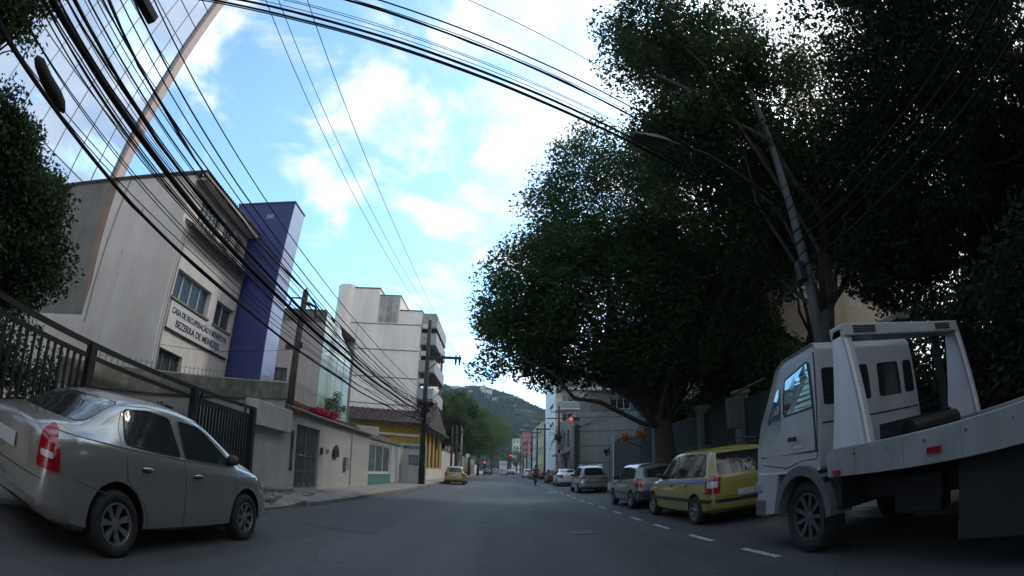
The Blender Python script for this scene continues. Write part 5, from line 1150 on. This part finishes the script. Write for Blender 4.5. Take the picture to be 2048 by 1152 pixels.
for i, (a, b, s_) in enumerate((((-9.9, 11.0, 6.5), (-5.1, 29.9, 5.0), .6), ((-6.4, 19, 2.9), (-5.05, 29.9, 5.1), .25), ((-7.4, 34, 5.8), (-5.05, 30.1, 5.2), .5), ((-6.5, 26, 2.8), (-5.05, 29.9, 4.8), .3))):
    cable(['service drop from the clinic wall to the tangle', 'service drop over the low house roof', 'looping service drop to the brown roof', 'service drop over the white garage door'][i], a, b, s_, .014, GP, .02)
# high voltage lines
GH = 'high lines above the left side'
cable('left high line of the pair', (-5.0, -10, 9.6), (-5.0, 30, 11.0), .9, .011, GH)
cable('right high line of the pair', (-4.9, -10, 9.75), (-4.6, 30, 11.1), .9, .010, GH)
cable('single high line over the road edge', (-4.0, -10, 8.8), (-3.1, 30, 8.7), .3, .010, GH)
# bundle crossing the road to the right
GX_ = 'cables crossing the road overhead'
d_ = Vector((8.36, 4.45, 0)).normalized(); nrm = Vector((-d_.y, d_.x, 0))
def cross(label, off, z0, z1, sag, r, twist=False):
    a = Vector((-5.2, 3.42, 0)) + nrm * off - d_ * 7; b = Vector((3.16, 7.87, 0)) + nrm * off + d_ * 5.0
    return cable(label, (a.x, a.y, z0), (b.x, b.y, z1), sag, r, GX_, 0.006, twist)
cross('upper thick cable of the road crossing', .0, 8.1, 8.0, .1, .026)
cross('topmost cable of the road crossing', .12, 8.15, 8.1, .08, .016)
cross('second thick crossing cable', -.18, 8.05, 7.95, .12, .030)
cross('fine crossing cable under the second thick one', -.34, 8.0, 7.9, .16, .009)
cross('fine middle crossing cable', -.45, 8.1, 7.9, .22, .009)
cross('lower thick crossing cable', -.75, 8.05, 7.85, .12, .024, True)
cross('fine crossing cable below the lower thick one', -.86, 8.0, 7.8, .15, .010)
cross('lowest thick crossing cable', -1.0, 8.0, 7.75, .12, .018)
cross('fine crossing cable with the deepest sag', -.6, 8.1, 7.85, .34, .007)
cross('fine crossing cable between the thick ones', -.26, 8.1, 7.95, .28, .007)
cable('single thin line high over the road centre', (-5, 2.0, 8.6), (7.3, 9.0, 8.2), .1, .009, GX_)
bp2 = pole('utility_pole', 'pole on the left house plots outside the view that anchors the crossing cables', -11.8, .1, 8.3, .16, .12, m_=dkp)
# cables on the right, running from the lamp pole towards the viewer
GR = 'dim cables along the right pavement'
for i in range(9):
    z = 5.4 + i * .33
    cable(['lowest', 'second lowest', 'third lowest', 'fourth lowest', 'middle', 'fourth highest', 'third highest', 'second highest', 'highest'][i] + ' dim cable in front of the right trees', (7.3 + rw2.uniform(-.1, .3), -9, z + 1.6), (7.35, 8.95, z), .5, rw2.choice((.012, .02, .03)), GR, .01)
    if i % 2 == 0: cable(['low', '', 'lower middle', '', 'middle', '', 'upper middle', '', 'high'][i] + ' sagging cable from the lamp pole on to the concrete pole', (7.4, 9.1, z), (6.2, 40.5, 5.2 - i * .05), .9, .014, GR)
# dark cable sleeves
def sleeve(label, pts, r):
    o = MB().tube(pts, r, 10).build('cable_sleeve', mat('sleeve_black', (.02, .015, .018), .8), None, smooth=True); tag(o, label, 'cable joint', 'cable joint sleeves'); return o
sleeve('fat ragged black joint sleeve on the lowest left cable', [(-5.22, 1.35, 4.48), (-5.2, 1.45, 4.46), (-5.22, 1.7, 4.41), (-5.19, 1.95, 4.36), (-5.2, 2.1, 4.33), (-5.17, 2.2, 4.29)], [.03, .075, .085, .09, .08, .02])
ob = MB().box(-5.28, -5.12, 2.05, 2.62, 6.36, 6.5); ob.box(-5.3, -5.1, 2.0, 2.1, 6.34, 6.52); o = ob.build('junction_box', mat('sleeve_black', (.02, .015, .018), .8), None, bevel=.02); tag(o, 'rectangular black cable box hanging near the top of the left cables', 'cable box')
cable('cable that carries the rectangular black box', (-5.2, B0, 8.2), (-5.1, 29.9, 6.2), .9, .014, GP)

# ------------------------------------------------------------------ trees
def tree(name, label, base, trunkpts, r0, blobs, leaf, lm, n_leaf, seed, group=None, limb_n=9, droop=.1, cat='tree', keep=None, zmin=None):
    t = thing(name, label, cat, base, 0, group); rg_ = random.Random(seed)
    q = MB(); q.tube(trunkpts, [r0 * (1.25 if i == 0 else 1 - .12 * i) for i in range(len(trunkpts))], 12)
    C_, R_, P_2 = [], [], []
    for k, (c, r, n, rc, sh) in enumerate(blobs):
        a, b = crown_pts(c, r, n, rc, seed + k, sh, zmin, keep); C_ += a; R_ += b; P_2 += [max(8, int(n_leaf * (x / rc) ** 2)) for x in b]
    tg = [Vector(c) for c in rg_.sample([tuple(x) for x in C_], min(limb_n * 3, len(C_)))]
    limbs(q, trunkpts[-1], tg[:limb_n], r0 * .5, rg_); limbs(q, trunkpts[-2] if len(trunkpts) > 2 else trunkpts[-1], tg[limb_n:], r0 * .22, rg_, 5)
    q.build('trunk', bark, t, smooth=True)
    leaf_obj('crown', leaves(C_, R_, P_2, leaf, seed, .85, droop), lm, t); return t
# big round street tree
tree('ficus_tree', 'big round dense dark tree leaning over the parked cars on the right', (6.9, 19, .13),
     [(6.9, 19, .1), (6.85, 19, 1.6), (6.7, 18.9, 3.0), (6.6, 18.8, 4.0)], .55,
     [((5.4, 18.8, 8.4), (6.2, 4.6, 4.2), 240, 1.0, .45), ((5.6, 19, 12.4), (5.0, 4.8, 4.6), 210, 1.0, .45), ((8.8, 19.5, 9), (5.0, 5, 6), 130, 1.05, .3), ((1.1, 18.5, 7.1), (2.9, 2.8, 2.5), 64, .8, .2), ((5.8, 18.0, 5.4), (4.6, 3, 1.2), 80, .8, .1)],
     .165, leaf_a, 250, 21, None, 12, zmin=4.95)
# near tall tree arching in at the top right
tree('almond_tree', 'tall shade tree filling the top right over the street lamp', (9.0, 10.8, .13),
     [(9.0, 10.8, .1), (8.9, 10.7, 2.5), (9.4, 10.6, 5), (10.0, 10.6, 7.5)], .34,
     [((7.6, 10.8, 13.6), (3.9, 3.4, 4.6), 190, .85, .25), ((11.5, 10.8, 11.5), (4.5, 3.6, 5.2), 200, .9, .25), ((5.2, 10.8, 10.6), (1.7, 2.0, 1.6), 30, .6, .2), ((9.6, 11.5, 9.2), (4.0, 2.4, 2.3), 100, .8, .2), ((5.1, 10, 15.8), (2.0, 2.5, 3.2), 50, .8, .3)],
     .16, leaf_b, 215, 33, None, 8, .35)
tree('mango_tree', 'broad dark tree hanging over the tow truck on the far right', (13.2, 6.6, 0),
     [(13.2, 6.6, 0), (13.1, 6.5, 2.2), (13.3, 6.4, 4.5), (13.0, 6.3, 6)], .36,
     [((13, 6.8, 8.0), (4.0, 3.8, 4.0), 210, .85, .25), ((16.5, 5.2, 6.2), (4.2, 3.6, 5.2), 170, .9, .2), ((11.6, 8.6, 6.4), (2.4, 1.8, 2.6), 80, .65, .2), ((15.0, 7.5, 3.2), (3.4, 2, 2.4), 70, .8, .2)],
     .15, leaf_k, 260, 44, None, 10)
tree('garden_tree', 'leafy tree behind the green mesh next to the lamp pole', (10.2, 14.0, 0),
     [(10.2, 14, 0), (10.0, 14, 2), (10.6, 13.9, 4.2), (11.3, 13.8, 5.6)], .2,
     [((10.0, 14.5, 9.3), (3.2, 2.2, 1.8), 90, .8, .2), ((9.0, 14.2, 5.8), (1.0, 1.2, 1.6), 22, .55, .2)],
     .15, leaf_b, 190, 55, None, 4)
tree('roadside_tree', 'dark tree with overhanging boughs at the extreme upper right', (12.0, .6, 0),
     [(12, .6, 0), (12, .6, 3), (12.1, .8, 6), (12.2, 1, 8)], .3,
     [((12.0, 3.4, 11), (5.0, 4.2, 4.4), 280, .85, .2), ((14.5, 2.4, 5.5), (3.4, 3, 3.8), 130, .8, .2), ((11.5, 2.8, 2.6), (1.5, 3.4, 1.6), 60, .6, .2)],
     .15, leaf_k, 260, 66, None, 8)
# shrubs behind the green mesh
tree('garden_hedge', 'dark overgrown hedge between the garden wall and the big tree', (9.6, 20, 0),
     [(9.6, 20, 0), (9.6, 20, 1.5), (9.7, 20, 3)], .12, [((9.6, 17.0, 4.0), (1.3, 5.0, 1.9), 110, .7, .1), ((9.2, 24.0, 3.9), (.9, 4.0, 1.6), 70, .6, .1)], .15, leaf_a, 190, 77, None, 6, cat='hedge')
tree('garden_hedge', 'low dark hedge between the tow truck and the near garden wall', (7.4, 4.5, .13),
     [(7.4, 4.5, .1), (7.4, 4.5, 1.0), (7.4, 4.5, 1.8)], .08, [((7.5, 3.5, 2.3), (.5, 5.0, 1.3), 110, .55, .1)], .13, leaf_k, 160, 79, None, 5, cat='hedge')
# left side trees
tree('street_tree', 'dense dark tree at the left edge behind the black gate', (-10.2, 3.6, 0),
     [(-10.2, 3.6, 0), (-10.1, 3.6, 1.6), (-10.2, 3.8, 3.2)], .25,
     [((-9.7, 4.3, 3.8), (1.75, 1.4, 1.45), 170, .55, .2), ((-9.4, 2.9, 5.1), (1.0, .9, .9), 50, .4, .2), ((-9.9, 4.75, 5.35), (.75, .5, .45), 14, .32, .2), ((-11.5, 3.0, 4.2), (1.6, 1.6, 2.6), 110, .6, .2)],
     .11, leaf_k, 200, 88, None, 9)
tree('hanging_branches', 'bare twiggy branches and leaves in the very top left corner', (-7.4, .9, 0),
     [(-7.4, .9, 0), (-7.4, .9, 3), (-7.3, 1.0, 5), (-7.0, 1.1, 6.3)], .12,
     [((-6.6, 1.0, 5.7), (.7, .6, .6), 22, .35, .2), ((-6.2, .7, 5.1), (.35, .35, .5), 7, .22, .2)], .1, leaf_b, 90, 99, None, 8)
tree('gate_hedge', 'dark hedge behind the bars at the left end of the gate', (-7.2, 3.6, 0),
     [(-7.2, 3.6, 0), (-7.2, 3.6, .8), (-7.2, 3.6, 1.5)], .08, [((-7.1, 3.3, 1.5), (.35, 1.6, .75), 46, .36, .2)], .09, leaf_a, 120, 111, None, 5, cat='hedge')
# trees down the left pavement
for i, (x, y, h, r, lm) in enumerate(((-6.9, 56, 10.6, 2.8, leaf_a), (-6.2, 66, 12.6, 3.4, leaf_a), (-5.2, 78, 12.0, 3.6, leaf_c), (-4.4, 92, 13.2, 4.6, leaf_c), (-2.2, 112, 14.5, 5.6, leaf_c), (-8.0, 51, 10.4, 2.4, leaf_a))):
    tree('street_tree', ['bushy dark tree right after the yellow house', 'mid green tree hiding the orange house', 'mid green tree before the pale street lamp', 'broad bright green tree over the far road', 'farthest broad tree whose crown reaches over the road', 'dark tree crown rising between the balcony block and the tiled roof'][i],
         (x, y, 0), [(x, y, 0), (x, y, h * .25), (x + .1, y, h * .45)], .22, [((x, y, h * .66), (r, r, h * .34), 170, r * .26, .2)], .26 if i < 5 else .2, lm, 90, 130 + i, 'street trees down the left side', 7)
tree('round_tree', 'small round dark green tree at the far end of the road', (4.6, 142, 0), [(4.6, 142, 0), (4.6, 142, 2), (4.6, 142, 3)], .2, [((4.2, 142, 5.2), (3.0, 3.0, 2.4), 40, .9, .4)], .3, leaf_c, 70, 151, None, 6)
tree('roof_bush', 'ragged bush growing behind the brown tiled roof', (-13.5, 41.5, 0), [(-13.5, 41.5, 0), (-13.5, 41.5, 5), (-13.5, 41.5, 6.5)], .1, [((-13.0, 41.6, 7.1), (1.6, .5, .5), 18, .4, .2)], .12, leaf_a, 60, 161, None, 5, cat='bush')

# ------------------------------------------------------------------ wooded hill
hprof_keys = [(-400, 120), (-200, 112), (-90, 86), (-70, 88), (-48, 83), (-30, 86), (-15, 84), (-4, 81), (10.6, 77), (28.7, 68), (46, 61), (80, 54), (140, 60), (260, 80), (500, 70)]
hprof = smooth_interp(hprof_keys)
def hillz(x, y):
    h = hprof(x); t = max(0, min(1, (y - 265) / 235)); t = t * t * (3 - 2 * t); b = 1 if y < 520 else max(0, 1 - (y - 520) / 300)
    return h * t * b
V = []; F = []; nxh, nyh = 90, 40
for j in range(nyh + 1):
    for i in range(nxh + 1):
        x = -400 + 900 * i / nxh; y = 262 + 420 * j / nyh; n_ = (sin(x * .07 + y * .03) * 2.5 + sin(x * .17 - y * .11) * 1.6) * min(1, (y - 262) / 60); V.append((x, y, hillz(x, y) + n_ - .5))
for j in range(nyh):
    for i in range(nxh): a = j * (nxh + 1) + i; F.append((a, a + 1, a + nxh + 2, a + nxh + 1))
hill = MB().add(V, F).build('hill', mat('hill_ground', (.010, .020, .012), .95, var=.4, scale=.1), None, smooth=True); structure(hill)
rh = np.random.default_rng(5); cc = []; rr_ = []
for i in range(4600):
    x = rh.uniform(-130, 120); y = 275 + 240 * rh.random() ** .8; cc.append((x, y, hillz(x, y) + 1.5)); rr_.append(rh.uniform(2.5, 4.6))
wood = leaf_obj('hill_woods', leaves(cc, rr_, [34] * len(cc), 1.5, 6, .8), leaf_h, None); tag(wood, 'wooded slope of the hill closing the street', 'woods', None, 'stuff')
hh = [(-52, 470, 9, 5), (-42, 462, 15, 4), (-22, 455, 5, 6), (-20, 440, 10, 6), (-34, 440, 6, 4), (-10, 430, 6, 3), (-48, 420, 6, 3), (8, 425, 5, 2)]
hl = ['white terrace house at the top left of the wooded hill', 'widest white house near the crest of the hill', 'narrow white tower house near the crest', 'pale house under the narrow tower house', 'grey house left of the pale one on the slope', 'low pale house lower on the slope', 'small house showing above the left street trees', 'tiny house on the right of the slope', 'tiny grey house high on the right of the slope', 'topmost grey house by the crest']
for i, (x, y, w_, h_) in enumerate(hh):
    z = hillz(x, y); t = thing('hill_house', hl[i], 'house', (x, y, z), 0, 'houses on the wooded hill'); q = MB()
    fpanel(q, (x, y, z - 5), (1, 0, 0), (0, -1, 0), w_, h_ + 5, [(w_ * (k + .25) / 3, w_ * (k + .7) / 3, 6.2 + 2.4 * j, 7.5 + 2.4 * j) for k in range(3) for j in range(max(1, (h_ - 1) // 2 - 1))], .4)
    q.add([(x, y, z - 5), (x, y + 8, z - 5), (x, y + 8, z + h_), (x, y, z + h_), (x + w_, y, z - 5), (x + w_, y + 8, z - 5), (x + w_, y + 8, z + h_), (x + w_, y, z + h_)], [(0, 3, 2, 1), (4, 5, 6, 7), (3, 7, 6, 2)]); q.build('wall', [wall_white, wall_cream, wall_grey][i % 3], t)
    q = MB().box(x + .1, x + w_ - .1, y + .4, y + .5, z - 4, z + h_ - .5); q.build('window', glass_d, t)
    q = MB().box(x - .3, x + w_ + .3, y - .3, y + 8.3, z + h_, z + h_ + .3); q.build('roof', concrete, t)

# ------------------------------------------------------------------ cyclist
def skin_body(name, joints, bones, m_, parent, sub=2):
    me = bpy.data.meshes.new(name); me.from_pydata([j[0] for j in joints], bones, []); o = bpy.data.objects.new(name, me); C.objects.link(o); o.parent = parent
    sk = o.modifiers.new('skin', 'SKIN'); me.skin_vertices.new() if not me.skin_vertices else None
    for v, j in zip(me.skin_vertices[0].data, joints): v.radius = (j[1], j[1] * (j[2] if len(j) > 2 else 1))
    me.skin_vertices[0].data[0].use_root = True; sb = o.modifiers.new('sub', 'SUBSURF'); sb.levels = sb.render_levels = sub
    bpy.context.view_layer.update(); dg = bpy.context.evaluated_depsgraph_get(); m2 = bpy.data.meshes.new_from_object(o.evaluated_get(dg)); o.modifiers.clear(); o.data = m2
    m2.materials.clear(); m2.materials.append(m_); m2.polygons.foreach_set('use_smooth', [True] * len(m2.polygons)); return o
bk = thing('bicycle', 'dark bicycle ridden away along the right row of cars', 'bicycle', (2.9, 39.7, 0))
for y in (-.52, .52):
    q = MB().lathe([(.31, -.015), (.335, -.02), (.35, 0), (.335, .02), (.31, .015), (.31, -.015)], (0, y, .35), 'x', 28)
    for k in range(12): a = pi * k / 6; q.tube([(0, y, .35), (0, y + .31 * cos(a), .35 + .31 * sin(a))], .002, 3)
    q.build('wheel', tyre_m, bk, local=True)
q = MB()
for a, b in (((0, -.52, .35), (0, -.05, .32)), ((0, -.05, .32), (0, -.2, .85)), ((0, -.52, .35), (0, -.18, .8)), ((0, -.18, .78), (0, .36, .85)), ((0, -.05, .32), (0, .38, .75)), ((0, .36, .95), (0, .52, .35))): q.tube([a, b], .016, 6)
q.build('frame', dark_iron, bk, local=True)
q = MB().tube([(-.28, .3, 1.02), (-.2, .38, 1.03), (0, .36, .98), (.2, .38, 1.03), (.28, .3, 1.02)], .013, 6); q.build('handlebar', dark_iron, bk, local=True)
q = MB().ball((0, -.22, .9), (.08, .13, .03), 6); q.build('saddle', plastic, bk, local=True)
pe = thing('person', 'cyclist in dark red shirt and dark shorts riding away from the viewer', 'person', (2.9, 39.7, 0))
skin = mat('skin', (.16, .085, .055), .6)
J = [((0, -.2, .98), .14, 1.2), ((0, -.12, 1.16), .13, 1.3), ((0, 0, 1.36), .15, 1.35), ((0, .05, 1.46), .07), ((0, .07, 1.54), .05), ((0, .09, 1.62), .085), ((0, .1, 1.72), .08),
     ((.09, -.15, .93), .09), ((.11, .16, .72), .062), ((.1, .02, .32), .042), ((.1, .14, .28), .035), ((-.09, -.15, .93), .09), ((-.11, .12, .6), .062), ((-.1, -.06, .22), .042), ((-.1, .06, .18), .035),
     ((.17, .03, 1.40), .055), ((.26, .12, 1.2), .042), ((.25, .3, 1.06), .032), ((-.17, .03, 1.40), .055), ((-.26, .12, 1.2), .042), ((-.25, .3, 1.06), .032)]
Bn = [(0, 1), (1, 2), (2, 3), (3, 4), (4, 5), (5, 6), (0, 7), (7, 8), (8, 9), (9, 10), (0, 11), (11, 12), (12, 13), (13, 14), (2, 15), (15, 16), (16, 17), (2, 18), (18, 19), (19, 20)]
skin_body('body', J, Bn, skin, pe)
shirt = skin_body('shirt', [((0, -.2, 1.0), .155, 1.2), ((0, -.12, 1.16), .145, 1.3), ((0, 0, 1.36), .165, 1.3), ((0, .04, 1.44), .09), ((.18, .03, 1.39), .075), ((.23, .08, 1.27), .06), ((-.18, .03, 1.39), .075), ((-.23, .08, 1.27), .06)], [(0, 1), (1, 2), (2, 3), (2, 4), (4, 5), (2, 6), (6, 7)], mat('shirt_red', (.05, .012, .012), .9), pe)
skin_body('shorts', [((0, -.2, .98), .15, 1.2), ((.1, -.12, .92), .105), ((.115, .08, .79), .08), ((-.1, -.12, .92), .105), ((-.115, .05, .72), .08)], [(0, 1), (1, 2), (0, 3), (3, 4)], mat('shorts_dark', (.02, .02, .025), .9), pe)
q = MB().ball((0, .085, 1.70), (.088, .1, .09), 8); q.build('hair', mat('hair', (.01, .008, .006), .8), pe, local=True)

# ------------------------------------------------------------------ added behind the viewpoint to cut sky light (also seen in glass and paint)
t = block('sky_blocker', 'plain unseen apartment block added behind the viewpoint on the right to cut sky light', 12, 24, -34, -8, 11, wall_grey, 4, 4, 8)
t = block('sky_blocker', 'plain unseen apartment block added behind the viewpoint on the left to cut sky light', -19, -9.5, -34, -6, 7.5, wall_cream, 2, 3, 8)
tree('street_tree', 'wide unseen tree added over the road behind the viewpoint to cut sky light', (7.0, -12, 0), [(7, -12, 0), (7, -12, 2.5), (6.5, -12, 4.5)], .35, [((3.5, -13, 8.6), (6.5, 6, 3.2), 170, 1.1, .3)], .22, leaf_a, 90, 201, None, 9)

tree('street_tree', 'dark unseen tree added behind the viewpoint on the right to shade the truck', (9.6, -5, 0), [(9.6, -5, 0), (9.6, -5, 2.5), (9.2, -5, 4)], .3, [((8.2, -5, 8), (4.2, 4.2, 3.4), 130, 1.1, .3)], .22, leaf_a, 90, 202, None, 9)
HZ = MB().box(-330, 330, -60, 700, -1.2, 150).build('haze', None, None)
HZ['kind'] = 'stuff'; HZ['label'] = 'thin bluish air in front of the distant hill'
hm = bpy.data.materials.new('haze'); hm.use_nodes = True; n = hm.node_tree.nodes; hm.node_tree.links.clear()
pv = n.new('ShaderNodeVolumePrincipled'); pv.inputs['Color'].default_value = (.65, .82, 1, 1); pv.inputs['Density'].default_value = .00027; pv.inputs['Anisotropy'].default_value = .3
hm.node_tree.links.new(pv.outputs[0], n['Material Output'].inputs['Volume']); HZ.data.materials.clear(); HZ.data.materials.append(hm)

# litter along the kerbs
rl = np.random.default_rng(9); m_ = 900
yy = 2 + 45 * rl.random(m_) ** 1.3; side = rl.random(m_) < .65; xx = np.where(side, 5.9 - np.abs(rl.normal(0, .5, m_)), -4.7 + np.abs(rl.normal(0, .25, m_)))
P3 = np.stack([xx, yy, np.full(m_, .012)], 1); a = rl.random(m_) * 6.28; s_ = rl.uniform(.02, .05, m_)
dx_ = np.stack([np.cos(a) * s_, np.sin(a) * s_, rl.normal(0, .006, m_)], 1); dy_ = np.stack([-np.sin(a) * s_ * .5, np.cos(a) * s_ * .5, rl.normal(0, .006, m_)], 1)
lit = leaf_obj('leaf_litter', np.stack([P3 - dx_, P3 + dy_, P3 + dx_, P3 - dy_], 1).reshape(-1, 3), mat('dry_leaf', (.1, .07, .035), .9, var=.6, scale=30), None)
tag(lit, 'dry leaves and litter lying along both kerbs', 'leaves', None, 'stuff')
# pipes, boxes and units on the left facades
for y in (10.5, 14.4): q = MB().tube([(-9.93, y, .3), (-9.93, y, 7.2)], .033, 8); q.build('drain_pipe', mat('pipe_grey', (.3, .3, .29), .7), cl)
q = MB().tube([(-14.0, 10.32, 9.5), (-14.0, 10.32, 4)], .03, 6); q.build('conduit', mat('pipe_grey', (.3, .3, .29), .7), cl)
q = MB().box(-6.29, -6.18, 18.4, 18.8, .9, 1.4); q.build('meter', mat('meter_grey', (.2, .2, .2), .5), low, bevel=.01)
q = MB().tube([(-6.27, 19.3, .2), (-6.27, 19.3, 2.5)], .02, 6); q.build('conduit', MATS['pipe_grey'], low)
